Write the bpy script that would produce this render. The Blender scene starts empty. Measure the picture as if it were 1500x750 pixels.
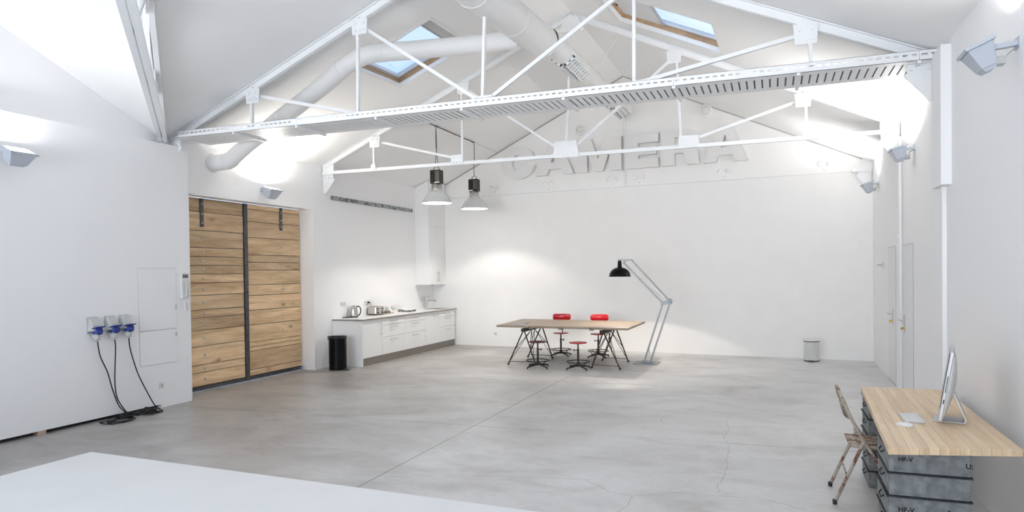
import bpy, bmesh, math, random
from mathutils import Vector, Matrix

C = bpy.context.scene.collection
SC = bpy.context.scene
random.seed(7)
PI = math.pi

# ------------------------------------------------------------------ camera
def make_camera():
    yaw, pitch, roll = -0.36110066, -0.01353195, -0.0126974
    cy, sy, cp, sp, cr, sr = math.cos(yaw), math.sin(yaw), math.cos(pitch), math.sin(pitch), math.cos(roll), math.sin(roll)
    f = Vector((sy * cp, cy * cp, sp)); rt = Vector((cy, -sy, 0)); up = rt.cross(f)
    r2 = cr * rt + sr * up; u2 = -sr * rt + cr * up
    cam = bpy.data.cameras.new('camera'); o = bpy.data.objects.new('camera', cam); C.objects.link(o)
    o.matrix_world = Matrix(((r2.x, u2.x, -f.x, 0), (r2.y, u2.y, -f.y, 0), (r2.z, u2.z, -f.z, 1.784), (0, 0, 0, 1)))
    cam.sensor_fit = 'HORIZONTAL'; cam.sensor_width = 36
    cam.lens = 1015.87 / 1500 * 36
    cam.shift_y = (411.96 - 375) / 1500
    cam.clip_start = 0.05; cam.clip_end = 200
    SC.camera = o
make_camera()

# ------------------------------------------------------------------ world, exposure
w = bpy.data.worlds.new('sky'); SC.world = w; w.use_nodes = True
nt = w.node_tree; nt.nodes.clear()
wo = nt.nodes.new('ShaderNodeOutputWorld'); bg = nt.nodes.new('ShaderNodeBackground')
tc = nt.nodes.new('ShaderNodeTexCoord'); nz = nt.nodes.new('ShaderNodeTexNoise'); rp = nt.nodes.new('ShaderNodeValToRGB')
nz.inputs['Scale'].default_value = 5.0; nz.inputs['Detail'].default_value = 5
rp.color_ramp.elements[0].position = .35; rp.color_ramp.elements[0].color = (.52, .66, .97, 1)
rp.color_ramp.elements[1].position = .7; rp.color_ramp.elements[1].color = (.80, .87, 1.0, 1)
nt.links.new(tc.outputs['Generated'], nz.inputs['Vector']); nt.links.new(nz.outputs['Fac'], rp.inputs['Fac'])
nt.links.new(rp.outputs['Color'], bg.inputs['Color']); nt.links.new(bg.outputs['Background'], wo.inputs['Surface'])
bg.inputs['Strength'].default_value = 0.95
SC.view_settings.view_transform = 'Standard'; SC.view_settings.look = 'None'
SC.view_settings.gamma = 1.0; SC.view_settings.use_curve_mapping = False
SC.view_settings.exposure = 0.55
SC.cycles.diffuse_bounces = 12; SC.cycles.max_bounces = 16; SC.cycles.glossy_bounces = 4
SC.cycles.caustics_reflective = False; SC.cycles.caustics_refractive = False
SC.cycles.sample_clamp_indirect = 6.0

FLOOD_W = 9.0
FLOOD_FAR_W = 74.0
PENDANT_BEAM_W = 90.0
PENDANT_SPILL_W = 72.0
def area_light(name, loc, direction, sx, sy, power, color, spread=PI):
    L = bpy.data.lights.new(name, 'AREA'); L.shape = 'RECTANGLE'; L.size = sx; L.size_y = sy
    L.energy = power; L.color = color; L.spread = spread
    o = bpy.data.objects.new(name, L); C.objects.link(o); o.location = loc
    o.rotation_euler = Vector(direction).to_track_quat('-Z', 'Y').to_euler()
    return o
# added fill lights, unseen: two inside the rear wall, three under the near-bay roof
area_light('rear_fill_light', (-4.6, -2.30, 2.1), (0, 1, .12), 5.0, 2.6, 66, (.95, .975, 1.0), 1.25)
area_light('rear_fill_light', (-.3, -2.30, 2.1), (0, 1, .12), 2.2, 2.6, 28, (.95, .975, 1.0), 1.25)
for rx, ry, rz_ in ((-5.6, 1.4, 4.7), (-3.9, 3.7, 5.2), (-.6, 2.6, 4.6)):
    area_light('overhead_fill_light', (rx, ry, rz_-.15), (0, 0, -1), 1.2, 1.3, 9, (.88, .94, 1.0))

# ------------------------------------------------------------------ mesh helper
class MB:
    def __init__(s): s.v = []; s.f = []; s.sm = []
    def add(s, vs, fs, smooth=False):
        n = len(s.v); s.v += [tuple(p) for p in vs]
        for f in fs: s.f.append(tuple(i + n for i in f)); s.sm.append(smooth)
        return s
    def box(s, x0, x1, y0, y1, z0, z1):
        x0, x1 = min(x0, x1), max(x0, x1); y0, y1 = min(y0, y1), max(y0, y1); z0, z1 = min(z0, z1), max(z0, z1)
        return s.add([(x0,y0,z0),(x1,y0,z0),(x1,y1,z0),(x0,y1,z0),(x0,y0,z1),(x1,y0,z1),(x1,y1,z1),(x0,y1,z1)],
                     [(3,2,1,0),(4,5,6,7),(0,1,5,4),(1,2,6,5),(2,3,7,6),(3,0,4,7)])
    def hexa(s, lo, hi):          # two quads (bottom, top), counter-clockwise seen from above
        return s.add(list(lo) + list(hi), [(3,2,1,0),(4,5,6,7),(0,1,5,4),(1,2,6,5),(2,3,7,6),(3,0,4,7)])
    def prism(s, poly, vec):
        n = len(poly); a = [Vector(p) for p in poly]; v = Vector(vec); b = [p + v for p in a]
        nrm = Vector((0,0,0))
        for i in range(n): nrm += a[i].cross(a[(i+1) % n])
        if nrm.dot(v) > 0: first = tuple(reversed(range(n))); last = tuple(range(n, 2*n)); side = [(i, (i+1) % n, n+(i+1) % n, n+i) for i in range(n)]
        else: first = tuple(range(n)); last = tuple(reversed(range(n, 2*n))); side = [(n+i, n+(i+1) % n, (i+1) % n, i) for i in range(n)]
        return s.add(a + b, [first, last] + side)
    def bar(s, p0, p1, wd, ht, up=(0,0,1)):
        p0, p1 = Vector(p0), Vector(p1); d = (p1 - p0).normalized(); u = Vector(up)
        if abs(d.dot(u)) > .98: u = Vector((0,1,0)) if abs(d.y) < .9 else Vector((1,0,0))
        sd = d.cross(u).normalized(); u = sd.cross(d).normalized()
        q = [p0 + sd*a*wd/2 + u*b*ht/2 for a, b in ((-1,-1),(1,-1),(1,1),(-1,1))]
        return s.prism(q, p1 - p0)
    def tube(s, pts, r, n=8, cap=True, smooth=True):
        pts = [Vector(p) for p in pts]; m = len(pts)
        rs = r if isinstance(r, (list, tuple)) else [r]*m
        t0 = (pts[1]-pts[0]).normalized(); u = Vector((0,0,1)) if abs(t0.z) < .9 else Vector((1,0,0))
        u = (u - t0*u.dot(t0)).normalized(); vs = []
        for i, p in enumerate(pts):
            t = (pts[min(i+1,m-1)] - pts[max(i-1,0)])
            if t.length < 1e-9: t = t0
            t.normalize(); u = (u - t*u.dot(t)).normalized(); b = t.cross(u)
            for k in range(n):
                a = 2*PI*k/n; vs.append(p + (u*math.cos(a) + b*math.sin(a))*rs[i])
        fs = [(i*n+k, i*n+(k+1) % n, (i+1)*n+(k+1) % n, (i+1)*n+k) for i in range(m-1) for k in range(n)]
        s.add(vs, fs, smooth)
        if cap: s.add(vs[:n], [tuple(reversed(range(n)))]); s.add(vs[-n:], [tuple(range(n))])
        return s
    def ring(s, c, R, r, n=28, k=8, axis=(0,0,1)):
        q = Vector((0,0,1)).rotation_difference(Vector(axis)); c = Vector(c); vs = []
        for i in range(n):
            a = 2*PI*i/n
            for j in range(k):
                b = 2*PI*j/k; vs.append(c + q @ Vector(((R+r*math.cos(b))*math.cos(a), (R+r*math.cos(b))*math.sin(a), r*math.sin(b))))
        return s.add(vs, [(i*k+j, ((i+1) % n)*k+j, ((i+1) % n)*k+(j+1) % k, i*k+(j+1) % k) for i in range(n) for j in range(k)], True)
    def lathe(s, prof, c=(0,0,0), n=28, axis=(0,0,1), smooth=True):   # prof: (r, z) from one end to the other
        q = Vector((0,0,1)).rotation_difference(Vector(axis)); c = Vector(c); vs = []; fs = []; idx = []
        for r, z in prof:
            if r < 1e-6: idx.append([len(vs)]*n); vs.append(c + q @ Vector((0,0,z)))
            else:
                idx.append(list(range(len(vs), len(vs)+n)))
                for k in range(n):
                    a = 2*PI*k/n; vs.append(c + q @ Vector((r*math.cos(a), r*math.sin(a), z)))
        for i in range(len(prof)-1):
            A, B = idx[i], idx[i+1]
            for k in range(n):
                f = [A[k], A[(k+1) % n], B[(k+1) % n], B[k]]; g = []
                for x in f:
                    if x not in g: g.append(x)
                if len(g) > 2: fs.append(tuple(g))
        return s.add(vs, fs, smooth)
    def cyl(s, p0, p1, r, n=14, smooth=True):
        p0, p1 = Vector(p0), Vector(p1); L = (p1-p0).length
        s.lathe([(r,0),(r,L)], p0, n, p1-p0, smooth)
        s.lathe([(0,0),(r,0)], p0, n, p1-p0, False); return s.lathe([(r,L),(0,L)], p0, n, p1-p0, False)
    def build(s, name, m, parent=None, bev=0, label=None, kind=None, sharp=None):
        me = bpy.data.meshes.new(name); vs = s.v
        if parent is not None:
            inv = INV[parent.name]; vs = [inv @ Vector(v) for v in vs]
        me.from_pydata(vs, [], s.f); me.polygons.foreach_set('use_smooth', s.sm)
        if isinstance(m, (list, tuple)):
            for q in m: me.materials.append(q)
        else: me.materials.append(m)
        me.update()
        if bev == 0 and not any(s.sm) and len(s.f) < 3000:
            bm = bmesh.new(); bm.from_mesh(me); bmesh.ops.recalc_face_normals(bm, faces=bm.faces); bm.to_mesh(me); bm.free()
        o = bpy.data.objects.new(name, me); C.objects.link(o)
        if parent is not None: o.parent = parent; INV[o.name] = INV[parent.name]
        else: INV[o.name] = Matrix.Identity(4)
        if bev:
            b = o.modifiers.new('bevel', 'BEVEL'); b.width = bev; b.segments = 2; b.limit_method = 'ANGLE'; b.angle_limit = .7
        if label: o['label'] = label
        if kind: o['kind'] = kind
        return o
def smooth(pts, n=6):
    P = [Vector(p) for p in pts]; out = []
    for i in range(len(P)-1):
        a, b_, c, d = P[max(i-1,0)], P[i], P[i+1], P[min(i+2,len(P)-1)]
        for k in range(n):
            t = k/n; out.append(.5*((2*b_) + (c-a)*t + (2*a-5*b_+4*c-d)*t*t + (3*b_-a-3*c+d)*t**3))
    out.append(P[-1]); return out
INV = {}
def thing(name, label, cat, loc=(0,0,0), group=None, rz=0):
    o = bpy.data.objects.new(name, None); C.objects.link(o); o.empty_display_size = .1
    o.location = loc; o.rotation_euler = (0,0,rz)
    INV[o.name] = (Matrix.Translation(Vector(loc)) @ Matrix.Rotation(rz, 4, 'Z')).inverted()
    if label: o['label'] = label
    if cat: o['category'] = cat
    if group: o['group'] = group
    return o
def structure(o): o['kind'] = 'structure'; return o
def tag(o, label, cat, group=None):
    o['label'] = label; o['category'] = cat
    if group: o['group'] = group
    return o
def copy_tree(o, parent=None):
    c = o.copy(); C.objects.link(c)
    if parent: c.parent = parent
    for ch in list(o.children): copy_tree(ch, c)
    return c

# ------------------------------------------------------------------ materials
def new_mat(name):
    m = bpy.data.materials.new(name); m.use_nodes = True
    return m, m.node_tree, m.node_tree.nodes['Principled BSDF']
def N(t, kind, **kw):
    n = t.nodes.new(kind)
    for k, v in kw.items():
        if k in n.inputs.keys(): n.inputs[k].default_value = v
        else: setattr(n, k, v)
    return n
def ramp(t, src, stops):
    r = t.nodes.new('ShaderNodeValToRGB'); e = r.color_ramp.elements
    while len(e) < len(stops): e.new(.5)
    for i, (p, c) in enumerate(stops): e[i].position = p; e[i].color = (*c, 1) if len(c) == 3 else c
    t.links.new(src, r.inputs['Fac']); return r
def plain(name, col, rough=.5, metal=0, spec=.5, noise=0, nscale=6, bump=0, bscale=80, coat=0):
    m, t, b = new_mat(name)
    b.inputs['Base Color'].default_value = (*col, 1); b.inputs['Roughness'].default_value = rough
    b.inputs['Metallic'].default_value = metal; b.inputs['Specular IOR Level'].default_value = spec
    if coat: b.inputs['Coat Weight'].default_value = coat; b.inputs['Coat Roughness'].default_value = .05
    co = N(t, 'ShaderNodeTexCoord')
    if noise:
        n = N(t, 'ShaderNodeTexNoise', Scale=nscale, Detail=5.0); t.links.new(co.outputs['Object'], n.inputs['Vector'])
        lo = [max(0, c*(1-noise)) for c in col]; hi = [min(1, c*(1+noise)) for c in col]
        r = ramp(t, n.outputs['Fac'], [(.3, lo), (.7, hi)]); t.links.new(r.outputs['Color'], b.inputs['Base Color'])
    if bump:
        n = N(t, 'ShaderNodeTexNoise', Scale=bscale, Detail=3.0); t.links.new(co.outputs['Object'], n.inputs['Vector'])
        bp = N(t, 'ShaderNodeBump', Strength=bump, Distance=.01); t.links.new(n.outputs['Fac'], bp.inputs['Height'])
        t.links.new(bp.outputs['Normal'], b.inputs['Normal'])
    return m
def emit(name, col, strength):
    m, t, b = new_mat(name); b.inputs['Base Color'].default_value = (*col, 1)
    b.inputs['Emission Color'].default_value = (*col, 1); b.inputs['Emission Strength'].default_value = strength
    return m
def wood(name, c_lo, c_hi, stretch=(1,1,1), scale=3.0, knot=0, knot_scale=(1,1,1), knot_col=(.16,.07,.03), tone=.18, rough=.55, dark=0):
    m, t, b = new_mat(name); L = t.links.new
    co = N(t, 'ShaderNodeTexCoord'); oi = N(t, 'ShaderNodeObjectInfo')
    mul = N(t, 'ShaderNodeVectorMath', operation='SCALE'); mul.inputs[0].default_value = (37, 53, 71); L(oi.outputs['Random'], mul.inputs['Scale'])
    ad = N(t, 'ShaderNodeVectorMath', operation='ADD'); L(co.outputs['Object'], ad.inputs[0]); L(mul.outputs[0], ad.inputs[1])
    mp = N(t, 'ShaderNodeMapping'); mp.inputs['Scale'].default_value = stretch; L(ad.outputs[0], mp.inputs['Vector'])
    n1 = N(t, 'ShaderNodeTexNoise', Scale=scale, Detail=7.0, Roughness=.62, Distortion=.4); L(mp.outputs[0], n1.inputs['Vector'])
    n2 = N(t, 'ShaderNodeTexNoise', Scale=scale*5, Detail=3.0); L(mp.outputs[0], n2.inputs['Vector'])
    mx = N(t, 'ShaderNodeMix', data_type='FLOAT'); mx.inputs[0].default_value = .3
    L(n1.outputs['Fac'], mx.inputs[2]); L(n2.outputs['Fac'], mx.inputs[3])
    r = ramp(t, mx.outputs[0], [(.34, c_lo), (.62, c_hi)])
    hsv = N(t, 'ShaderNodeHueSaturation'); L(r.outputs['Color'], hsv.inputs['Color'])
    mr = N(t, 'ShaderNodeMapRange'); L(oi.outputs['Random'], mr.inputs['Value']); mr.inputs['To Min'].default_value = 1-tone; mr.inputs['To Max'].default_value = 1+tone*.55
    L(mr.outputs[0], hsv.inputs['Value']); out = hsv.outputs['Color']
    if knot:
        mk = N(t, 'ShaderNodeMapping'); mk.inputs['Scale'].default_value = knot_scale; L(ad.outputs[0], mk.inputs['Vector'])
        wn = N(t, 'ShaderNodeTexNoise', Scale=3.0); L(mk.outputs[0], wn.inputs['Vector'])
        va = N(t, 'ShaderNodeVectorMath', operation='MULTIPLY_ADD'); va.inputs[1].default_value = (.25,.25,.25); L(wn.outputs['Color'], va.inputs[0]); L(mk.outputs[0], va.inputs[2])
        vo = N(t, 'ShaderNodeTexVoronoi', Scale=1.0); L(va.outputs[0], vo.inputs['Vector'])
        kr = ramp(t, vo.outputs['Distance'], [(knot*.45, (1,1,1)), (knot, (.35,.35,.35)), (knot*2.3, (0,0,0))])
        wh = N(t, 'ShaderNodeTexWhiteNoise'); L(vo.outputs['Position'], wh.inputs['Vector'])
        gt = N(t, 'ShaderNodeMath', operation='GREATER_THAN'); gt.inputs[1].default_value = .35; L(wh.outputs['Value'], gt.inputs[0])
        mm = N(t, 'ShaderNodeMath', operation='MULTIPLY'); L(kr.outputs['Color'], mm.inputs[0]); L(gt.outputs[0], mm.inputs[1])
        m2 = N(t, 'ShaderNodeMath', operation='MULTIPLY'); L(mm.outputs[0], m2.inputs[0]); m2.inputs[1].default_value = .8
        mc = N(t, 'ShaderNodeMix', data_type='RGBA'); L(m2.outputs[0], mc.inputs[0]); L(out, mc.inputs[6]); mc.inputs[7].default_value = (*knot_col, 1); out = mc.outputs[2]
    L(out, b.inputs['Base Color']); b.inputs['Roughness'].default_value = rough
    bp = N(t, 'ShaderNodeBump', Strength=.15, Distance=.004); L(mx.outputs[0], bp.inputs['Height']); L(bp.outputs['Normal'], b.inputs['Normal'])
    return m
def concrete():
    m, t, b = new_mat('polished_concrete'); L = t.links.new
    co = N(t, 'ShaderNodeTexCoord'); 
    n1 = N(t, 'ShaderNodeTexNoise', Scale=.55, Detail=6.0, Roughness=.6, Distortion=.6); L(co.outputs['Object'], n1.inputs['Vector'])
    mp = N(t, 'ShaderNodeMapping'); mp.inputs['Scale'].default_value = (.75, 1.25, 1); L(co.outputs['Object'], mp.inputs['Vector'])
    n2 = N(t, 'ShaderNodeTexNoise', Scale=1.3, Detail=9.0, Roughness=.68, Distortion=.8); L(mp.outputs[0], n2.inputs['Vector'])
    n3 = N(t, 'ShaderNodeTexNoise', Scale=14.0, Detail=6.0, Roughness=.7); L(mp.outputs[0], n3.inputs['Vector'])
    r1 = ramp(t, n1.outputs['Fac'], [(.3, (.56,.55,.536)), (.68, (.735,.733,.73))])
    r2 = ramp(t, n2.outputs['Fac'], [(.34, (.80,.785,.77)), (.52, (.97,.97,.97)), (.72, (1.0,1.0,1.0))])
    r3 = ramp(t, n3.outputs['Fac'], [(.3, (.87,.87,.87)), (.7, (1.0,1.0,1.0))])
    m1 = N(t, 'ShaderNodeMix', data_type='RGBA', blend_type='MULTIPLY'); m1.inputs[0].default_value = .85; L(r1.outputs[0], m1.inputs[6]); L(r2.outputs[0], m1.inputs[7])
    m2 = N(t, 'ShaderNodeMix', data_type='RGBA', blend_type='MULTIPLY'); m2.inputs[0].default_value = .8; L(m1.outputs[2], m2.inputs[6]); L(r3.outputs[0], m2.inputs[7])
    # tone multiplied darker and browner towards the plank door, with a noisy edge
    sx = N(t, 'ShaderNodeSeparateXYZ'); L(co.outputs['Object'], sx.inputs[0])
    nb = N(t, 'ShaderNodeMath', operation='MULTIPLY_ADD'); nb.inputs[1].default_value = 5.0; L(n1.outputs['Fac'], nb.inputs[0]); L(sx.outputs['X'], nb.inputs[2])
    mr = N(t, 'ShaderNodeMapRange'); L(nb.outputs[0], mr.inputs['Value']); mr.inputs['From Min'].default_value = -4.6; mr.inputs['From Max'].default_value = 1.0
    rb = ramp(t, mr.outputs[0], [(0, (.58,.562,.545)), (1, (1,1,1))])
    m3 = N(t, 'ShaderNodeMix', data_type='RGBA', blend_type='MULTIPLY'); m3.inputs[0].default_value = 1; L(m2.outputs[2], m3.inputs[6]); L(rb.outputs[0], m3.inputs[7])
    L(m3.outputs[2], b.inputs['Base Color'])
    rr = ramp(t, n2.outputs['Fac'], [(.3, (.46,.46,.46)), (.7, (.30,.30,.30))]); L(rr.outputs[0], b.inputs['Roughness'])
    b.inputs['Specular IOR Level'].default_value = .5
    bp = N(t, 'ShaderNodeBump', Strength=.06, Distance=.01); L(n3.outputs['Fac'], bp.inputs['Height']); L(bp.outputs['Normal'], b.inputs['Normal'])
    return m
def patchy(name, base, spots, thr=.55, scale=9, metal=0, rough=.5):
    m, t, b = new_mat(name); L = t.links.new
    co = N(t, 'ShaderNodeTexCoord')
    n = N(t, 'ShaderNodeTexNoise', Scale=scale, Detail=8.0, Roughness=.7); L(co.outputs['Object'], n.inputs['Vector'])
    r = ramp(t, n.outputs['Fac'], [(thr-.05, base), (thr+.02, spots), (thr+.14, [c*.5 for c in spots])]); L(r.outputs[0], b.inputs['Base Color'])
    b.inputs['Metallic'].default_value = metal; b.inputs['Roughness'].default_value = rough
    return m
def thin_glass(name, tint=(.93,.97,1.0)):
    m, t, b = new_mat(name); t.nodes.remove(b); out = t.nodes['Material Output']
    tr = N(t, 'ShaderNodeBsdfTransparent'); tr.inputs['Color'].default_value = (*tint, 1)
    gl = N(t, 'ShaderNodeBsdfGlossy', Roughness=.02); mx = N(t, 'ShaderNodeMixShader')
    mx.inputs[0].default_value = .06; t.links.new(tr.outputs[0], mx.inputs[1]); t.links.new(gl.outputs[0], mx.inputs[2])
    t.links.new(mx.outputs[0], out.inputs['Surface']); return m

WALL = plain('white_wall_paint', (.875,.875,.88), .75, spec=.25, bump=.05, bscale=7)
CEIL = plain('white_ceiling_paint', (.875,.875,.87), .8, spec=.2, bump=.08, bscale=5)
PLASTER = plain('white_rough_plaster', (.87,.865,.855), .8, spec=.2, noise=.012, nscale=3, bump=.06, bscale=10)
WMETAL = plain('white_painted_steel', (.80,.81,.82), .45)
DUCT = plain('white_painted_duct', (.79,.79,.785), .5, bump=.03, bscale=20)
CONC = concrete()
JOINT = plain('dark_joint', (.16,.155,.15), .9)
CRACK = plain('crack_grey', (.27,.265,.26), .9)
WSHEET = plain('white_floor_sheet', (.80,.81,.82), .5, spec=.3, noise=.015, nscale=2)
PLANK = wood('rough_pine_plank', (.50,.32,.165), (.88,.655,.41), (1, .22, 2.6), 3.2, knot=.10, knot_scale=(1,1.7,3.4), tone=.30, rough=.6)
STEEL = plain('dark_raw_steel', (.10,.105,.115), .45, .75, noise=.25, nscale=12)
BOLT = plain('zinc_bolt', (.55,.56,.58), .35, .9)
BLACK = plain('black_plastic', (.012,.012,.013), .4)
RUBBER = plain('black_rubber_cable', (.010,.010,.011), .55)
GLOSSBLACK = plain('black_enamel', (.003,.0035,.0035), .12, spec=.18)
CABINET = plain('white_cabinet_front', (.84,.84,.84), .3, spec=.5)
WORKTOP = plain('white_worktop', (.83,.83,.83), .3)
EDGE = plain('grey_brown_edge', (.30,.27,.245), .4, .3)
PLINTH = plain('brushed_brown_plinth', (.27,.245,.215), .38, .65)
CHROME = plain('brushed_steel', (.56,.54,.51), .28, 1.0)
GREYSTEEL = plain('grey_steel_arm', (.29,.31,.325), .42, .35)
RED = plain('red_enamel', (.50,.012,.022), .25, coat=.3)
REDDARK = plain('worn_dark_red_seat', (.09,.014,.018), .35, noise=.35, nscale=20)
IRON = patchy('rusty_black_iron', (.035,.025,.02), (.10,.05,.03), .5, 30, .3, .6)
TABLEWOOD = wood('grey_brown_table_wood', (.20,.15,.108), (.355,.285,.218), (.30, 3.2, 1), 3.0, tone=.05, rough=.5)
DESKWOOD = wood('pale_pine_stave', (.60,.42,.245), (.80,.625,.42), (4.5, .22, 1), 3.0, tone=.10, rough=.42)
GALV = plain('weathered_grey_zinc', (.20,.215,.215), .65, .2, noise=.35, nscale=18)
GALVDARK = plain('dark_rim_metal', (.04,.045,.05), .5, .5, noise=.3, nscale=20)
STENCIL = plain('stencil_black', (.012,.013,.014), .8)
RUSTY = patchy('flaking_cream_paint_and_rust', (.42,.37,.30), (.17,.065,.03), .535, 11, .1, .6)
ALU = plain('satin_aluminium', (.58,.59,.60), .42, .35)
WPLASTIC = plain('white_plastic', (.74,.74,.72), .35)
SCREEN = plain('dark_screen_glass', (.01,.01,.012), .08)
BLUE = plain('blue_plastic', (.015,.045,.27), .35)
GREYPLASTIC = plain('light_grey_plastic', (.52,.535,.52), .45)
FLOODGREY = plain('silver_grey_lamp_housing', (.50,.54,.60), .45, .1)
GLASS = thin_glass('window_glass')
GLOW = emit('lamp_glass_glow', (1,.98,.95), 3.0)
BALLAST = plain('dark_bronze_ballast', (.03,.026,.022), .4, .5)
def reflector():
    m, t, b = new_mat('translucent_prismatic_reflector')
    b.inputs['Base Color'].default_value = (.70,.71,.715,1); b.inputs['Roughness'].default_value = .25
    b.inputs['Metallic'].default_value = .35
    return m
REFLECT = reflector()
FRAMEWOOD = wood('brown_window_wood', (.36,.23,.13), (.52,.35,.21), (1,.4,1), 4, tone=.05)
CARPAPER = plain('magazine_cover', (.16,.14,.16), .35, noise=.5, nscale=7)
PAPER = plain('paper_white', (.75,.74,.72), .6)
RAIL = patchy('scraped_grey_beam', (.10,.105,.115), (.42,.43,.44), .5, 7, .2, .6)
POTBROWN = plain('brown_block', (.20,.145,.10), .5)

# ------------------------------------------------------------------ shell geometry
XL, XR, RIDGE_X = -8.02, 1.66, -3.08
YN = 7.4                       # first truss bay line
prof = [(-3.0, 3.71, 3.66, 5.75), (7.4, 3.71, 3.66, 5.75), (11.1, 3.87, 3.84, 6.05), (15.9, 3.83, 3.81, 6.07)]   # Y, left eave, right eave, ridge
def lerp_prof(Y):
    for a, b in zip(prof, prof[1:]):
        if Y <= b[0] or b is prof[-1]:
            k = (Y-a[0])/(b[0]-a[0]); return [a[i]+(b[i]-a[i])*k for i in (1,2,3)]
def zceil(X, Y):
    eL, eR, rg = lerp_prof(Y)
    if X <= RIDGE_X: z = eL + (rg-eL)*(X+8.0)/4.92
    else: z = eR + (rg-eR)*(1.70-X)/4.78
    if Y < YN and X <= RIDGE_X:
        z = max(z, 3.71 + (5.75-3.71)*min(YN-Y, Y+2.44)/4.92)
    return z
def YB(X): return 15.57 + (X+7.37)*(-.84/9.14)     # back wall line (slightly out of square)
def XWR(Y): return 1.615 + .0205*(Y-7.5)           # far part of the right wall

SKY1 = (-5.64, -4.42, 8.62, 10.00)
SKY2 = (-2.20, -.70, 8.92, 10.52)
def grid_mesh(xs, ys, skip=None):
    vs = [(x, y, zceil(x, y)) for y in ys for x in xs]; n = len(xs); fs = []
    for j in range(len(ys)-1):
        for i in range(n-1):
            cx, cyy = (xs[i]+xs[i+1])/2, (ys[j]+ys[j+1])/2
            if skip and skip[0] < cx < skip[1] and skip[2] < cyy < skip[3]: continue
            fs.append((j*n+i, j*n+n+i, j*n+n+i+1, j*n+i+1))
    return vs, fs
def build_ceiling():
    b = MB()
    ysF = sorted(set([7.4, 11.1, 15.95] + [SKY1[2], SKY1[3], 9.4]))
    b.add(*grid_mesh([-8.25, -8.0, SKY1[0], SKY1[1], RIDGE_X], ysF, SKY1))
    ysR = sorted(set([7.4, 11.1, 15.95] + [SKY2[2], SKY2[3], 8.2]))
    b.add(*grid_mesh([RIDGE_X, SKY2[0], SKY2[1], 1.70, 1.95], ysR, SKY2))
    b.add(*grid_mesh([RIDGE_X, 0, 1.70, 1.95], [-2.6, 2.48, 7.4]))
    d = .41; xs = [-8.0 + d*i for i in range(13)]; ys = [7.4 - d*j for j in range(25)]
    vs = [(x, y, zceil(x, y)) for y in ys for x in xs]; fs = []
    for j in range(24):
        for i in range(12):
            a, bb, c, e = j*13+i, j*13+i+1, (j+1)*13+i+1, (j+1)*13+i
            fs += [(a, bb, c), (a, c, e)] if j < 12 else [(a, bb, e), (bb, c, e)]
    b.add(vs, fs)
    b.add([(-8.25, y, zceil(-8.0, y)) for y in ys] + [(-8.0, y, zceil(-8.0, y)) for y in ys], [(i, i+1, 26+i, 25+i) for i in range(24)])
    o = b.build('ceiling', CEIL); structure(o)
    return o
CEILING = build_ceiling()

def build_floor():
    base = MB(); base.box(-8.5, 2.2, -2.8, 16.0, -.12, -.03)
    f = structure(base.build('floor', JOINT))
    g = .0045; gy = .0075
    def yj(x, k): return (7.36 + .016*(x+3.27)) if k == 1 else (10.72 + .05*(x+3.27))
    xs = [(-8.45, -3.27), (-3.27, 2.15)]
    for x0, x1 in xs:
        for k in range(3):
            ya = [(-2.75 if k == 0 else yj(x, k)+gy) for x in (x0, x1)]
            yb = [(15.95 if k == 2 else yj(x, k+1)-gy) for x in (x0, x1)]
            a0 = x0 + (g if x0 > -8 else 0); a1 = x1 - (g if x1 < 2 else 0)
            s = MB(); s.hexa([(a0,ya[0],-.03),(a1,ya[1],-.03),(a1,yb[1],-.03),(a0,yb[0],-.03)], [(a0,ya[0],0),(a1,ya[1],0),(a1,yb[1],0),(a0,yb[0],0)])
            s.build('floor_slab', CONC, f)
    # hairline cracks with a depth of their own
    paths = [[(-1.10,4.7),(-1.07,5.12),(-1.06,5.43),(-.88,5.56),(-.69,5.64),(-.43,5.65),(-.13,5.69),(.05,5.6),(.21,5.51)],
             [(-.43,5.73),(-.44,5.95),(-.42,6.26),(-.40,6.5),(-.43,6.85),(-.43,7.1),(-.44,7.34)],
             [(-.46,7.42),(-.52,7.73),(-.47,8.0),(-.51,8.29),(-.55,8.5),(-.50,8.67)],
             [(-2.45,5.57),(-2.2,5.62),(-1.97,5.64),(-1.72,5.72),(-1.56,5.74),(-1.4,5.62),(-1.21,5.47),(-1.06,5.42)],
             [(-5.35,5.95),(-5.0,6.0),(-4.75,5.86),(-4.5,5.9)], [(-1.2,8.7),(-1.28,8.4),(-1.22,8.15)]]
    rnd = random.Random(3); cb = MB()
    for p in paths:
        q = []
        for a, b in zip(p, p[1:]):
            for k in range(4):
                t = k/4; q.append((a[0]+(b[0]-a[0])*t + rnd.uniform(-.018,.018), a[1]+(b[1]-a[1])*t + rnd.uniform(-.018,.018)))
        q.append(p[-1])
        for a, b in zip(q, q[1:]):
            d = Vector((b[0]-a[0], b[1]-a[1], 0)); n = Vector((-d.y, d.x, 0)).normalized()*.0019
            cb.add([Vector((*a,.0006))-n, Vector((*b,.0006))-n, Vector((*b,.0006))+n, Vector((*a,.0006))+n], [(0,1,2,3)])
    cb.build('floor_crack', CRACK, f, kind='stuff')
    return f
build_floor()

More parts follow.
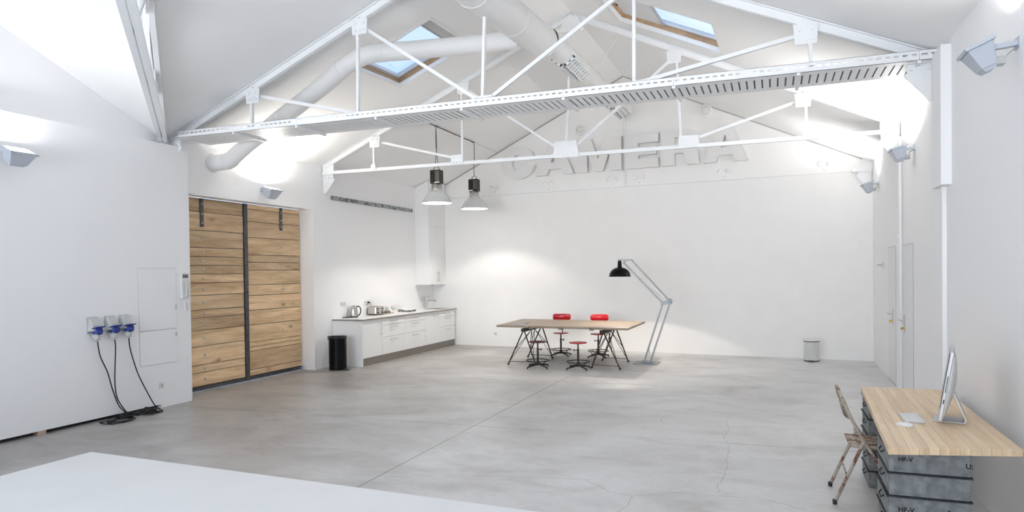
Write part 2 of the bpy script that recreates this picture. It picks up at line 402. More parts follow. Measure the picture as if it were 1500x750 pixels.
def build_walls():
    # left: recess wall plane with the door opening, up to the eave; gable part in the near bay
    DY0, DY1, DZ = 7.86, 10.78, 3.0
    b = MB(); T = -.32
    def slab(poly): b.prism(poly, (T, 0, 0))
    X = XL
    slab([(X,-2.7,0),(X,DY0,0),(X,DY0,4.05),(X,7.4,4.05),(X,7.4,3.82),(X,2.48,5.9),(X,-2.7,3.75)])
    slab([(X,DY0,DZ),(X,DY1,DZ),(X,DY1,4.15),(X,DY0,4.15)])
    slab([(X,DY1,0),(X,16.0,0),(X,16.0,4.15),(X,DY1,4.15)])
    structure(b.build('wall_left', WALL))
    p = MB()       # white partition in front of it, 3.6 m high, with a gap at its foot
    p.box(-7.86, -7.80, -2.6, 7.10, .045, 3.60); p.box(-7.86, -7.80, 7.10, 7.64, 0, 3.60)
    p.box(-8.015, -7.86, 7.56, 7.64, 0, 3.60); p.box(-8.015, -7.861, -2.6, 7.56, 3.50, 3.60)
    structure(p.build('wall_left_partition', WALL))
    d = MB(); d.box(-8.015, -7.90, -2.6, 7.5, .0, .20); structure(d.build('void_dark_strip', BLACK))  # black box puts the dark of the void behind the foot gap into colour
    d = MB(); d.box(-7.89, -7.80, 5.42, 5.51, .001, .044); tag(d.build('wood_block', plain('pale_wood_block', (.50,.38,.28), .7)), 'small pale wood block wedged under the white partition at left', 'block')
    # back
    b = MB(); a0, a1 = (-8.3, YB(-8.3)), (2.2, YB(2.2))
    b.prism([(a0[0],a0[1],0),(a1[0],a1[1],0),(a1[0],a1[1],3.62),(a0[0],a0[1],3.62)], (0,.5,0))
    b.prism([(a0[0],a0[1]+.07,3.62),(a1[0],a1[1]+.07,3.62),(a1[0],a1[1]+.07,4.2),(RIDGE_X,YB(RIDGE_X)+.07,6.3),(a0[0],a0[1]+.07,4.2)], (0,.43,0))
    structure(b.build('wall_back', PLASTER))
    # right: far part, pilaster, nearer part
    b = MB()
    b.prism([(XWR(7.45),7.45,0),(XWR(16.0),16.0,0),(XWR(16.0),16.0,4.0),(XWR(7.45),7.45,4.0)], (.4,0,0))
    b.box(1.42, 2.0, 7.22, 7.52, 0, 4.0)
    b.box(1.455, 2.0, -2.7, 7.24, 0, 3.95)
    structure(b.build('wall_right', WALL))
    b = MB(); b.box(1.375, 1.46, 7.02, 7.40, 2.50, 3.72); structure(b.build('trim_2', WALL))
    # rear wall behind the camera; its two glazed openings are added for the fill
    b = MB(); Y = -2.45
    b.box(-8.3, 2.0, Y-.2, Y, 0, .7); b.box(-8.3, 2.0, Y-.2, Y, 3.5, 3.8)
    for x0, x1 in ((-8.3,-7.2),(-2.0,-1.5),(.9,2.0)): b.box(x0, x1, Y-.2, Y, .7, 3.5)
    b.prism([(-3.08,Y,3.8),(2.0,Y,3.8),(-3.08,Y,5.9)], (0,-.2,0)); b.box(-8.3,-3.08,Y-.2,Y,3.8,4.0)
    structure(b.build('wall_rear', WALL))
    for i, (x0, x1) in enumerate(((-7.2,-2.0),(-1.5,.9))):  # added glazing, unseen, around the rear fill lights
        fr = MB()
        for u in (x0, (x0+x1)/2, x1-.06): fr.box(u, u+.06, Y-.13, Y-.07, .7, 3.5)
        fr.box(x0, x1, Y-.13, Y-.07, .7, .76); fr.box(x0, x1, Y-.13, Y-.07, 3.44, 3.5)
        f = structure(fr.build('window_%d' % (i+3), WMETAL))
        pn = MB(); pn.box(x0+.06, x1-.06, Y-.105, Y-.095, .76, 3.44); pn.build('pane', GLASS, f)
build_walls()
b = MB()
for x0, x1 in ((-7.7, RIDGE_X), (RIDGE_X, 1.6)):
    b.bar((x0, YB(x0)+.058, zceil(x0, YB(x0))-.012), (x1, YB(x1)+.058, zceil(x1, YB(x1))-.012), .02, .018)
structure(b.build('gable_shadow_line', plain('shadow_line_grey', (.42,.41,.40), .9)))  # grey bar painting the shadow line of the gap between gable and ceiling

# ------------------------------------------------------------------ roof windows
def skylight(n, S):
    x0, x1, y0, y1 = S
    p0 = Vector((x0, y0, zceil(x0,y0))); px = Vector((x1,y0,zceil(x1,y0)))-p0; py = Vector((x0,y1,zceil(x0,y1)))-p0
    ex, ey = px.normalized(), py.normalized(); nz_ = ex.cross(ey).normalized(); ey = nz_.cross(ex)
    Lx, Ly = px.length, py.length
    def P(u, v, h): return p0 + ex*u + ey*v + nz_*h
    def ringwall(b, i, h0, h1, t):      # rectangular tube: inner offset i, from height h0 to h1, thickness t outwards
        for u0,u1,v0,v1 in ((i-t,i,i-t,Ly-i+t),(Lx-i,Lx-i+t,i-t,Ly-i+t),(i,Lx-i,i-t,i),(i,Lx-i,Ly-i,Ly-i+t)):
            b.hexa([P(u0,v0,h0),P(u1,v0,h0),P(u1,v1,h0),P(u0,v1,h0)], [P(u0,v0,h1),P(u1,v0,h1),P(u1,v1,h1),P(u0,v1,h1)])
    b = MB(); ringwall(b, 0, -.004, .10, .04); f = structure(b.build('window_%d' % n, WMETAL))
    b = MB(); ringwall(b, .012, .06, .17, .03); b.build('wooden_frame', FRAMEWOOD, f)
    b = MB(); ringwall(b, .06, .13, .19, .05); b.build('sash', plain('grey_white_sash_%d' % n, (.62,.63,.65), .4), f)
    b = MB(); b.hexa([P(.05,.05,.155),P(Lx-.05,.05,.155),P(Lx-.05,Ly-.05,.155),P(.05,Ly-.05,.155)], [P(.05,.05,.16),P(Lx-.05,.05,.16),P(Lx-.05,Ly-.05,.16),P(.05,Ly-.05,.16)])
    b.build('pane', GLASS, f)
    wb = .20 if n == 1 else .66
    u0, u1 = (Lx-.015-wb, Lx-.015) if n == 1 else (.015, .015+wb)
    b = MB(); q = [(u0,.02),(u1,.02),(u1,Ly-.02),(u0,Ly-.02)]; b.hexa([P(*p, .112) for p in q], [P(*p, .124) for p in q]); b.build('roller_blind', plain('grey_blind_%d' % n, (.55,.56,.57) if n == 1 else (.74,.745,.75), .7), f)
    ue = u0 if n == 1 else u1
    b = MB(); b.bar(P(ue,.02,.118), P(ue,Ly-.02,.118), .03, .03); b.build('blind_rail', plain('grey_rail_%d' % n, (.36,.37,.38), .5), f)
    for v in (.32, .68):
        b = MB(); u = Lx-.012 if n == 1 else .012; s = -1 if n == 1 else 1
        b.cyl(P(u, Ly*v, .11), P(u+.03*s, Ly*v, .11), .016, 10); b.build('knob', BLACK, f)
skylight(1, SKY1); skylight(2, SKY2)

# ------------------------------------------------------------------ roof trusses
def gusset(b, x, y, z, w_, h_, top=1.0, t=.012):
    # plate in the x-z plane, narrower at one end, with bolt heads
    b.prism([(x-w_/2,y,z-h_/2),(x+w_/2,y,z-h_/2),(x+w_/2*top,y,z+h_/2),(x-w_/2*top,y,z+h_/2)], (0,t,0))
    for dx, dz in ((-.3,-.25),(.3,-.25),(-.28,.2),(.28,.2),(0,-.28)):
        b.lathe([(.016,0),(.016,.012),(0,.012)], (x+dx*w_, y, z+dz*h_), 6, (0,-1,0), False)
def knee(b, xw, y, z, s):          # triangular plate bracket under the end of a tie; s = direction into the room
    b.prism([(xw,y-.008,z),(xw+s*.23,y-.008,z),(xw+s*.23,y-.008,z-.09),(xw+s*.02,y-.008,z-.34),(xw,y-.008,z-.34)], (0,.016,0))
    b.bar((xw+s*.23,y,z-.085),(xw+s*.015,y,z-.345),.07,.014,(0,1,0) if False else (s,0,1))
    b.box(xw, xw+s*.24, y-.05, y+.05, z-.012, z)
    for dx in (.05,.12,.19): b.lathe([(.018,0),(.018,.02),(0,.02)], (xw+s*dx, y-.008, z-.055), 6, (0,-1,0), False)
def truss(label, Y, zt, tie_nodes, top_nodes, xl, xr):
    R = thing('roof_truss', label, 'roof truss', (RIDGE_X, Y, zt), 'white steel roof trusses')
    def zc(x): return zceil(x, Y+.001) - .05
    MB().bar((xl,Y,zt),(xr,Y,zt),.055,.055).build('tie_beam', WMETAL, R)
    for a in (xl, xr):
        b = MB(); e = (RIDGE_X, Y, zc(RIDGE_X)-.01); s = (a, Y, zc(a)-.01)
        b.bar(s, e, .022, .10); off = Vector((0,0,.045))
        b.bar(Vector(s)+off, Vector(e)+off, .10, .012); b.bar(Vector(s)-off, Vector(e)-off, .07, .012); b.build('rafter', WMETAL, R)
        k = MB(); sgn = 1 if a < 0 else -1
        knee(k, a, Y, zt-.03, sgn); k.build('wall_bracket', WMETAL, R)
        k = MB(); k.box(a, a+sgn*.24, Y-.02, Y+.02, zt, zc(a+sgn*.24)-.02); k.build('heel_plate', WMETAL, R)
    for i, x in enumerate(tie_nodes):
        tx = (top_nodes[:2] + [RIDGE_X] + top_nodes[2:])[i]
        MB().bar((x,Y-.02,zt),(tx,Y-.02,zc(tx)),.034,.04,(0,1,0)).build('post', WMETAL, R)
        big = ((.14,.2,.3,.2,.14) if Y < 9 else (.13,.24,.44,.33,.13))[i]; hh = ((.09,.1,.12,.1,.09) if Y < 9 else (.12,.17,.27,.19,.12))[i]
        g = MB(); gusset(g, x + (.0,-.10,0,.11,.0)[i], Y-.045, zt+hh*.36, big, hh, (.4,.9,.85,.9,.4)[i]); g.build('gusset_plate', WMETAL, R)
    for k, x in enumerate(top_nodes):
        g = MB(); gusset(g, x + (.03 if x < RIDGE_X else -.03), Y-.045, zc(x)-.12, .20, .20, 1.15); g.build('gusset_plate', WMETAL, R)
    g = MB(); gusset(g, RIDGE_X, Y-.045, zc(RIDGE_X)-.16, .4, .24, .6); g.build('gusset_plate', WMETAL, R)
    for tn, bn in ((0,1),(1,2),(2,2),(3,3)):
        x0, x1 = top_nodes[tn], tie_nodes[bn]; s = 1 if x1 > x0 else -1
        MB().bar((x0+s*.03,Y+.02,zc(x0)-.10),(x1-s*.08,Y+.02,zt+.08),.035,.040,(0,0,1)).build('diagonal_strut', WMETAL, R)
    return R
truss('nearest white roof truss, above the perforated cable tray', 7.49, 3.73, [-6.5,-4.85,-3.16,-1.39,.36], [-6.5,-4.83,-1.38,.34], -8.0, 1.42)
truss('farther white roof truss whose thin tie crosses in front of the letters', 11.1, 3.70, [-6.87,-5.08,-3.20,-1.33,.47], [-6.87,-5.08,-1.40,.45], -8.0, 1.665)

def back_truss():           # the truss walled into the back gable: only the tie, posts and brackets stand proud
    R = thing('wall_truss', 'low white steel tie and plates half walled into back gable', 'roof truss', (RIDGE_X, YB(RIDGE_X), 3.66))
    def P(x, z, o=0): return (x, YB(x)+.07-o, z)
    MB().bar(P(-7.6,3.645,.02), P(1.55,3.645,.02), .05, .035).build('tie_beam', PLASTER, R)
    for x in (-6.3, -4.9, -3.35, -2.75, -.95, .95):
        b = MB()
        for dx in (-.08, .08): b.lathe([(.06,0),(.05,.02),(0,.022)], P(x+dx, 3.82), 12, (0,-1,0))
        b.lathe([(.03,0),(.03,.04),(0,.04)], P(x, 3.72), 6, (0,-1,0), False)
        b.build('bolt_plate', PLASTER, R)
    b = MB(); y = YB(1.5)
    knee(b, 1.735, y-.06, 3.63, -1); b.box(1.40,1.735,y-.1,y-.02,3.60,3.66); b.build('wall_bracket', WMETAL, R)
back_truss()

def valley_truss():
    R = thing('valley_truss', 'diagonal white truss of paired flat bars rising from left wall corner', 'roof truss', (-7.8, 7.2, 3.7))
    d = Vector((1,-1,0)).normalized(); n = Vector((1,1,0)).normalized()
    o0 = Vector((-7.90, 7.30, 0)); L = 6.6
    def zv(t): return 3.71 + (5.75-3.71)*(t/math.sqrt(2)+.1)/4.92
    for s in (-1, 1):
        MB().bar(o0 + n*.034*s + Vector((0,0,3.70)), o0 + d*L + n*.034*s + Vector((0,0,3.70)), .056, .05).build('bottom_chord', WMETAL, R)
        a, e = o0 + n*.034*s, o0 + d*L + n*.034*s
        MB().bar(a + Vector((0,0,zv(0)-.07)), e + Vector((0,0,zv(L)-.07)), .056, .10).build('top_chord', WMETAL, R)
    for t in (1.55, 3.1, 4.65):
        p = o0 + d*t
        MB().bar(p + Vector((0,0,3.70)), p + Vector((0,0,zv(t)-.1)), .012, .06, n).build('post', WMETAL, R)
        g = MB(); q = p + Vector((0,0,zv(t)-.2)); g.prism([q-d*.2-Vector((0,0,.12)), q+d*.2-Vector((0,0,.12)), q+d*.24+Vector((0,0,.16)), q-d*.24+Vector((0,0,.06))], n*.01); g.build('gusset_plate', WMETAL, R)
        if t < 4.6:
            MB().bar(p + Vector((0,0,zv(t)-.15)), o0 + d*(t+1.5) + Vector((0,0,3.72)), .05, .014, n).build('diagonal_strut', WMETAL, R)
    for t in (.55, .95):
        MB().bar(o0+d*t-n*.06+Vector((0,0,3.74)), o0+d*t-n*.06+Vector((0,0,zv(t)-.08)), .04, .02, n).build('post', WMETAL, R)
    MB().bar(o0 + n*.05 + Vector((-.05,0,3.815)), o0 + n*.05 + Vector((.45,.45,3.815)), .05, .05).build('tie_link', WMETAL, R)
valley_truss()

# ------------------------------------------------------------------ cable tray
def cable_tray():
    x0, x1, y0, y1, zb, zt = -7.70, 1.44, 7.36, 7.95, 3.692, 3.785
    R = thing('cable_tray', 'long white perforated steel cable tray slung under nearest truss', 'cable tray', ((x0+x1)/2, y0, zb))
    cuts = [x0, -6.72, -5.70, -4.53, -3.38, -2.15, -.96, .24, 1.27, x1]
    for a, b in zip(cuts, cuts[1:]):
        s = MB(); t = .004; a += .002; b -= .002
        n = max(1, round((b-a)/.074)); p = (b-a)/n
        # front flange with slots
        s.box(a,b,y0,y0+t,zb,zb+.045); s.box(a,b,y0,y0+t,zb+.062,zt); s.box(a,b,y0,y0+.012,zt-.003,zt)
        for i in range(n+1):
            u0 = max(a, a+p*i-.0165); u1 = min(b, a+p*i+.0165); s.box(u0,u1,y0,y0+t,zb+.045,zb+.062)
        # rear flange
        s.box(a,b,y1-t,y1,zb,zt)
        # bottom: rails and bars leave cross slots open
        for v0, v1 in ((y0,y0+.09),(y1-.11,y1)): s.box(a,b,v0,v1,zb,zb+t)
        for i in range(n+1):
            u0 = max(a, a+p*i-.029); u1 = min(b, a+p*i+.029)
            s.box(u0,u1,y0+.09,y1-.11,zb,zb+t)
        s.build('tray_section', WMETAL, R)
    for x in cuts[1:-1]:
        s = MB(); s.box(x-.016,x+.016,y0-.006,y1+.03,zb-.026,zb-.001); s.box(x-.006,x+.006,7.48,7.50,zb+.005,3.7026); s.build('support_strap', WMETAL, R)
    s = MB()
    for k in range(8):
        y = y0+.165+k*.05; s.tube([(x0+.02,y,zb+.026),(-4,y+.008*math.sin(k*2),zb+.026),(-1,y-.008*math.sin(k*3),zb+.026),(x1-.02,y,zb+.026)], .0195, 6)
    s.build('cable_bundle', plain('dark_grey_cable', (.22,.22,.23), .6), R, kind='stuff')
cable_tray()

# ------------------------------------------------------------------ ventilation ducts
def ducts():
    R = thing('ventilation_duct', 'round white duct hung along the ridge with slotted grilles and a branch to left wall', 'duct', (-3.1, 9.5, 5.0))
    A = Vector((-3.10, 2.2, 4.66)); B = Vector((-3.10, 9.55, 5.09)); r = .225
    n = 6
    for i in range(n):
        p, q = A.lerp(B, i/n), A.lerp(B, (i+1)/n); b = MB(); b.tube([p, q], r, 32, cap=(i in (0,n-1))); b.ring(q, r, .008, 32, 6, B-A); b.build('large_duct_section', DUCT, R)
    S0 = Vector((-3.02, 9.57, 5.12)); S1 = Vector((-2.93, 14.55, 5.16)); r2 = .165
    for i in range(4):
        p, q = S0.lerp(S1, i/4), S0.lerp(S1, (i+1)/4); b = MB(); b.tube([p, q], r2, 28, cap=(i == 3)); b.ring(q, r2, .006, 28, 6, S1-S0); b.build('small_duct_section', DUCT, R)
    for yc in (10.75, 14.0):
        t = (yc-S0.y)/(S1.y-S0.y); c = S0.lerp(S1, t)
        for s in (-1, 1):
            ax = Vector((s*.62,0,-.78)); side = Vector((s*.78,0,.62)); o = c + ax*(r2-.02); L = .95
            g = MB(); yv = Vector((0,1,0))
            for h0, h1 in ((-.10,-.075),(-.012,.012),(.075,.10)):   # rails
                g.hexa([o+side*h0-yv*L/2, o+side*h1-yv*L/2, o+side*h1+yv*L/2, o+side*h0+yv*L/2], [o+ax*.05+side*h0-yv*L/2, o+ax*.05+side*h1-yv*L/2, o+ax*.05+side*h1+yv*L/2, o+ax*.05+side*h0+yv*L/2])
            for k in range(9):
                yy = -L/2 + k*L/8; y0, y1 = max(-L/2, yy-.028), min(L/2, yy+.028)
                g.hexa([o+side*-.1+yv*y0, o+side*.1+yv*y0, o+side*.1+yv*y1, o+side*-.1+yv*y1], [o+ax*.045+side*-.1+yv*y0, o+ax*.045+side*.1+yv*y0, o+ax*.045+side*.1+yv*y1, o+ax*.045+side*-.1+yv*y1])
            gr = g.build('slotted_grille', WMETAL, R)
            k = MB(); k.hexa([o-side*.098-yv*(L/2-.005), o+side*.098-yv*(L/2-.005), o+side*.098+yv*(L/2-.005), o-side*.098+yv*(L/2-.005)], [p+ax*.016 for p in (o-side*.098-yv*(L/2-.005), o+side*.098-yv*(L/2-.005), o+side*.098+yv*(L/2-.005), o-side*.098+yv*(L/2-.005))])
            k.build('grille_throat', plain('grille_dark_inside', (.09,.09,.095), .8), gr)
    for y, rr in ((5.0,r),(8.2,r),(11.8,r2),(13.2,r2)):
        c = A.lerp(B, (y-A.y)/(B.y-A.y)) if y < 9.5 else S0.lerp(S1, (y-S0.y)/(S1.y-S0.y))
        for s in (-1,1):
            b = MB(); x = c.x + s*rr*.8; b.tube([(x,y,c.z+rr*.55),(c.x+s*.5,y,zceil(c.x+s*.5,y)-.002)], .004, 6); b.build('hanger_wire', WMETAL, R)
    # branch down to the left wall
    pts = [(-8.014,8.33,3.50),(-7.73,8.33,3.51),(-7.60,8.315,3.55),(-7.48,8.30,3.62),(-6.65,8.22,4.03),(-5.87,8.12,4.38),(-5.49,8.06,4.57),(-5.28,8.05,4.66),(-5.10,8.07,4.72),(-4.90,8.15,4.75),(-4.14,8.48,4.82),(-3.24,8.85,4.92)]
    b = MB(); b.tube(smooth(pts, 3), .122, 24); b.build('branch_pipe', DUCT, R)
    for i in (1, 4, 6, 9):
        b = MB(); p, q = Vector(pts[i]), Vector(pts[i+1]); b.ring(p, .123, .005, 24, 6, q-Vector(pts[i-1])); b.build('joint_collar', DUCT, R)
    b = MB(); b.ring((-8.006,8.33,3.5), .13, .012, 24, 6, (1,0,0)); b.build('wall_collar', DUCT, R)
ducts()

# ------------------------------------------------------------------ white sheet in the foreground
b = MB(); b.hexa([(-6.50,5.05,.0005),(-6.53,-2.2,.0005),(.35,-2.2,.0005),(.35,4.74,.0005)], [(-6.50,5.05,.012),(-6.53,-2.2,.012),(.35,-2.2,.012),(.35,4.74,.012)])
tag(b.build('white_floor_board', WSHEET, bev=.003), 'large flat white board laid over the concrete floor in the foreground', 'floor board')

# ------------------------------------------------------------------ plank double door
def plank_door():
    X = -8.30
    zl = [.075,.286,.402,.693,.939,1.133,1.254,1.482,1.674,1.811,1.944,2.083,2.220,2.486,2.774,2.985]
    zr = [.075,.176,.496,.570,.644,.939,1.185,1.438,1.618,1.866,2.003,2.128,2.423,2.693,2.902,2.985]
    for n, (y0, y1, zs, label) in enumerate(((7.90,9.275,zl,'left leaf'),(9.365,10.765,zr,'right leaf'))):
        fr = MB(); fr.box(X-.07, X-.035, y0, y1, .06, 2.99)
        D = structure(fr.build('door_%d' % (n+1), STEEL))
        ys = 8.375 if n == 0 else 10.225
        for a, c in zip(zs, zs[1:]):
            off = random.uniform(-.004, .004)
            p = MB(); p.box(X-.034+off, X+off, y0+.002, y1-.002, a+.0045, c-.0045); p.build('plank', PLANK, D, bev=.003)
            if c < 2.5 and c-a > .09:
                q = MB(); q.lathe([(.023,0),(.021,.006),(.012,.012),(0,.012)], (X+off, ys+.02, (a+c)/2), 8, (1,0,0)); q.build('bolt', BOLT, D)
        s = MB(); zlow = 2.54 if n == 0 else 2.58
        s.box(X+.005, X+.015, ys-.033, ys+.033, zlow, 2.985)
        st = s.build('hanging_strap', STEEL, D)
        for z in (zlow+.06, (zlow+2.94)/2, 2.90):
            q = MB(); q.lathe([(.016,0),(.012,.010),(0,.012)], (X+.015, ys, z), 8, (1,0,0)); q.build('bolt', BOLT, st)
        s = MB(); s.box(X-.03, X+.012, y0, y1, .012, .072); s.build('bottom_rail', STEEL, D)
        if n == 0:
            s = MB(); s.box(X-.03, X+.022, 9.28, 9.36, .012, 2.985); m = s.build('meeting_bar', STEEL, D)
            for k in range(7):
                q = MB(); q.lathe([(.013,0),(.010,.006),(0,.008)], (X+.022, 9.32, .15+k*.45), 8, (1,0,0)); q.build('bolt', GALVDARK, m)
        else:
            s = MB(); s.box(X+.005, X+.05, 10.70, 10.765, .012, .06); s.build('floor_stop', BOLT, D)
    b = MB(); b.box(-8.24, -8.02, 7.9, 10.78, 2.985, 2.999); structure(b.build('trim_3', WALL))
plank_door()

# ------------------------------------------------------------------ left partition: hatches, intercom, outlet, power sockets and leads
XP = -7.80
def hatch(label, y0, y1, z0, z1, latch):
    R = thing('access_hatch', label, 'wall hatch', (XP, (y0+y1)/2, z0))
    b = MB(); b.box(XP+.001, XP+.004, y0-.006, y1+.006, z0-.006, z1+.006); b.build('shadow_gap', plain('hatch_gap_grey', (.60,.60,.60), .8), R)
    b = MB(); b.box(XP+.0045, XP+.010, y0, y1, z0, z1); b.build('door', WALL, R, bev=.002)
    b = MB(); b.box(XP+.010, XP+.022, y1-.03, y1-.004, latch-.03, latch+.03); b.build('latch', GREYPLASTIC, R, bev=.003)
hatch('upper taller white flush hatch in the left partition beside the intercom', 6.78, 7.38, 1.065, 1.89, 1.36)
hatch('lower shorter white flush hatch in the left partition above the wall socket', 6.78, 7.38, .60, 1.052, .98)
def intercom():
    R = thing('intercom', 'white wall intercom with grey display and handset by plank door', 'intercom', (XP, 7.52, 1.5))
    b = MB(); b.box(XP+.001, XP+.035, 7.46, 7.585, 1.47, 1.83); b.build('back_plate', WPLASTIC, R, bev=.006)
    b = MB(); b.box(XP+.036, XP+.040, 7.475, 7.57, 1.755, 1.805); b.build('display', plain('grey_display', (.14,.16,.16), .2), R)
    b = MB(); b.tube([(XP+.045,7.52,1.49),(XP+.060,7.52,1.53),(XP+.060,7.52,1.66),(XP+.045,7.52,1.71)], [.024,.021,.021,.026], 10); b.build('handset', GREYPLASTIC, R)
    R = thing('thermostat_remote', 'narrow pale remote holder hanging below the wall intercom', 'remote', (XP, 7.55, 1.28))
    b = MB(); b.box(XP+.001, XP+.02, 7.525, 7.575, 1.28, 1.42); b.build('holder', WPLASTIC, R, bev=.005)
    b = MB(); b.box(XP+.0205, XP+.026, 7.532, 7.568, 1.30, 1.40); b.build('keypad', plain('cream_plastic', (.66,.64,.58), .4), R)
intercom()
def wall_socket(label, p, axis, holes=1, group=None):
    # p: centre on the wall, axis 'x' (wall normal +x) or 'y' (normal -y)
    R = thing('wall_socket', label, 'wall socket', p, group)
    def bx(u0,u1,z0,z1,d0,d1):
        b = MB()
        if axis == 'x': b.box(p[0]+d0, p[0]+d1, p[1]+u0, p[1]+u1, p[2]+z0, p[2]+z1)
        else: b.box(p[0]+u0, p[0]+u1, p[1]-d1, p[1]-d0, p[2]+z0, p[2]+z1)
        return b
    wd = .04*holes
    bx(-wd,wd,-.041,.041,.001,.011).build('frame', WPLASTIC, R, bev=.002)
    for k in range(holes):
        c = (k-(holes-1)/2)*.076; b = MB(); ctr = (p[0]+.0112, p[1]+c, p[2]) if axis == 'x' else (p[0]+c, p[1]-.0112, p[2])
        b.lathe([(.022,0),(.022,.001),(.019,.001),(.018,-.0001),(0,-.0001)], ctr, 16, (1,0,0) if axis == 'x' else (0,-1,0)); o = b.build('insert', GREYPLASTIC, R)
    return R
wall_socket('single white wall socket low on the left partition below the hatches', (XP, 7.11, .30), 'x')
wall_socket('double white wall socket above the worktop by the kettle', (XL, 11.70, 1.19), 'x', 2)
wall_socket('white wall socket above the worktop behind the toaster, with black plug in it', (XL, 12.55, 1.18), 'x', 2)
wall_socket('single white wall socket low on the back wall left of the trestle table', (-6.28, YB(-6.28), .30), 'y')

SOCK = [6.10, 6.335, 6.54]
SLAB = ['leftmost', 'middle', 'rightmost']
def power_socket(i):
    y = SOCK[i]; X = XP
    R = thing('power_socket', '%s of the three grey industrial sockets with a blue flap' % SLAB[i], 'power socket', (X, y, 1.17), 'industrial sockets on the left partition')
    b = MB()
    b.prism([(X+.001,y-.065,1.12),(X+.10,y-.055,1.13),(X+.085,y-.05,1.20),(X+.03,y-.05,1.29),(X+.001,y-.05,1.29)], (0,.125,0)); b.build('housing', GREYPLASTIC, R, bev=.006)
    b = MB(); b.box(X+.001,X+.012,y-.07,y+.07,1.10,1.30); b.build('back_plate', GREYPLASTIC, R, bev=.004)
    b = MB(); b.prism([(X+.08,y-.058,1.15),(X+.155,y-.05,1.175),(X+.16,y-.05,1.187),(X+.075,y-.058,1.168)], (0,.116,0)); b.build('flap', BLUE, R, bev=.004)
    b = MB(); b.cyl((X+.055,y+.01,1.145),(X+.085,y+.018,1.095),.05,16); b.build('inlet_ring', BLUE, R)
leads = [[(-7.725,6.118,1.00),(-7.73,6.13,.93),(-7.74,6.165,.80),(-7.745,6.26,.60),(-7.74,6.32,.38),(-7.74,6.40,.17),(-7.735,6.50,.05),(-7.70,6.53,.014),(-7.62,6.50,.012)],
         [(-7.725,6.353,1.00),(-7.725,6.362,.90),(-7.72,6.35,.74),(-7.715,6.335,.47),(-7.715,6.365,.26),(-7.71,6.48,.07),(-7.69,6.50,.016),(-7.60,6.47,.022)],
         [(-7.725,6.558,1.00),(-7.735,6.57,.92),(-7.745,6.61,.78),(-7.745,6.70,.52),(-7.735,6.82,.27),(-7.71,6.92,.07),(-7.66,6.955,.014),(-7.55,6.90,.010),(-7.52,6.78,.010),(-7.60,6.70,.010)]]
def power_lead(i):
    y = SOCK[i]; X = XP
    R = thing('power_lead', 'black cable hanging from the %s industrial socket to the floor' % SLAB[i], 'cable', (X+.06, y, 0), 'leads of the industrial sockets')
    b = MB(); b.tube(smooth(leads[i]), .0075, 8); b.build('cord', RUBBER, R)
    b = MB(); b.lathe([(0,0),(.028,0),(.040,.03),(.044,.075),(.046,.08)], (X+.080,y+.014,1.012), 16, (-.1,-.02,.3)); b.build('plug', GREYPLASTIC, R)
    b = MB(); c = Vector((X+.098,y+.02,1.125)); b.lathe([(.0,.0),(.046,0),(.05,.01),(.05,.035),(.03,.045),(.02,.04),(0,.04)], c - Vector((.02,0,0)), 18, (1,.1,.15)); b.build('plug_ring', BLUE, R)
for i in range(3): power_socket(i); power_lead(i)
def cable_coil(label, c, R_, n, seed, hank):
    rnd = random.Random(seed); R = thing('cable_coil', label, 'cable', (c[0], c[1], 0), 'coiled cable on floor')
    b = MB()
    for k in range(n):
        rx, ry = R_*rnd.uniform(.55,1.1), R_*rnd.uniform(.8,1.35); cx, cy_ = c[0]+rnd.uniform(-.03,.03), c[1]+rnd.uniform(-.08,.05); ph = rnd.uniform(0,6)
        pts = [(cx+rx*math.cos(a)+.02*math.sin(3*a+ph), cy_+ry*math.sin(a), .009+.004*k+.006*math.sin(2*a+ph)) for a in [2*PI*j/28 for j in range(29)]]
        b.tube(pts, .0075, 6)
    b.build('loops', RUBBER, R, kind='stuff')
    b = MB()
    for k in range(9):
        h = hank; a0 = rnd.uniform(-.3,.3); x0, y0 = c[0]+h[0]+rnd.uniform(-.035,.035), c[1]+h[1]
        b.tube([(x0-.02, y0-h[2]*.5, .03+rnd.uniform(-.015,.03)), (x0+rnd.uniform(-.03,.03), y0, .04+rnd.uniform(-.02,.05)), (x0+.02, y0+h[2]*.5, .03+rnd.uniform(-.015,.03))], .0085, 6)
    b.build('tied_bundle', RUBBER, R, kind='stuff')
cable_coil('larger loose coil of black cable on floor under left sockets', (-7.56, 6.30), .13, 4, 2, (-.04,.12,.26))
cable_coil('smaller bunched coil of black cable on floor nearer the plank door', (-7.60, 6.72), .08, 3, 5, (0,.0,.20))

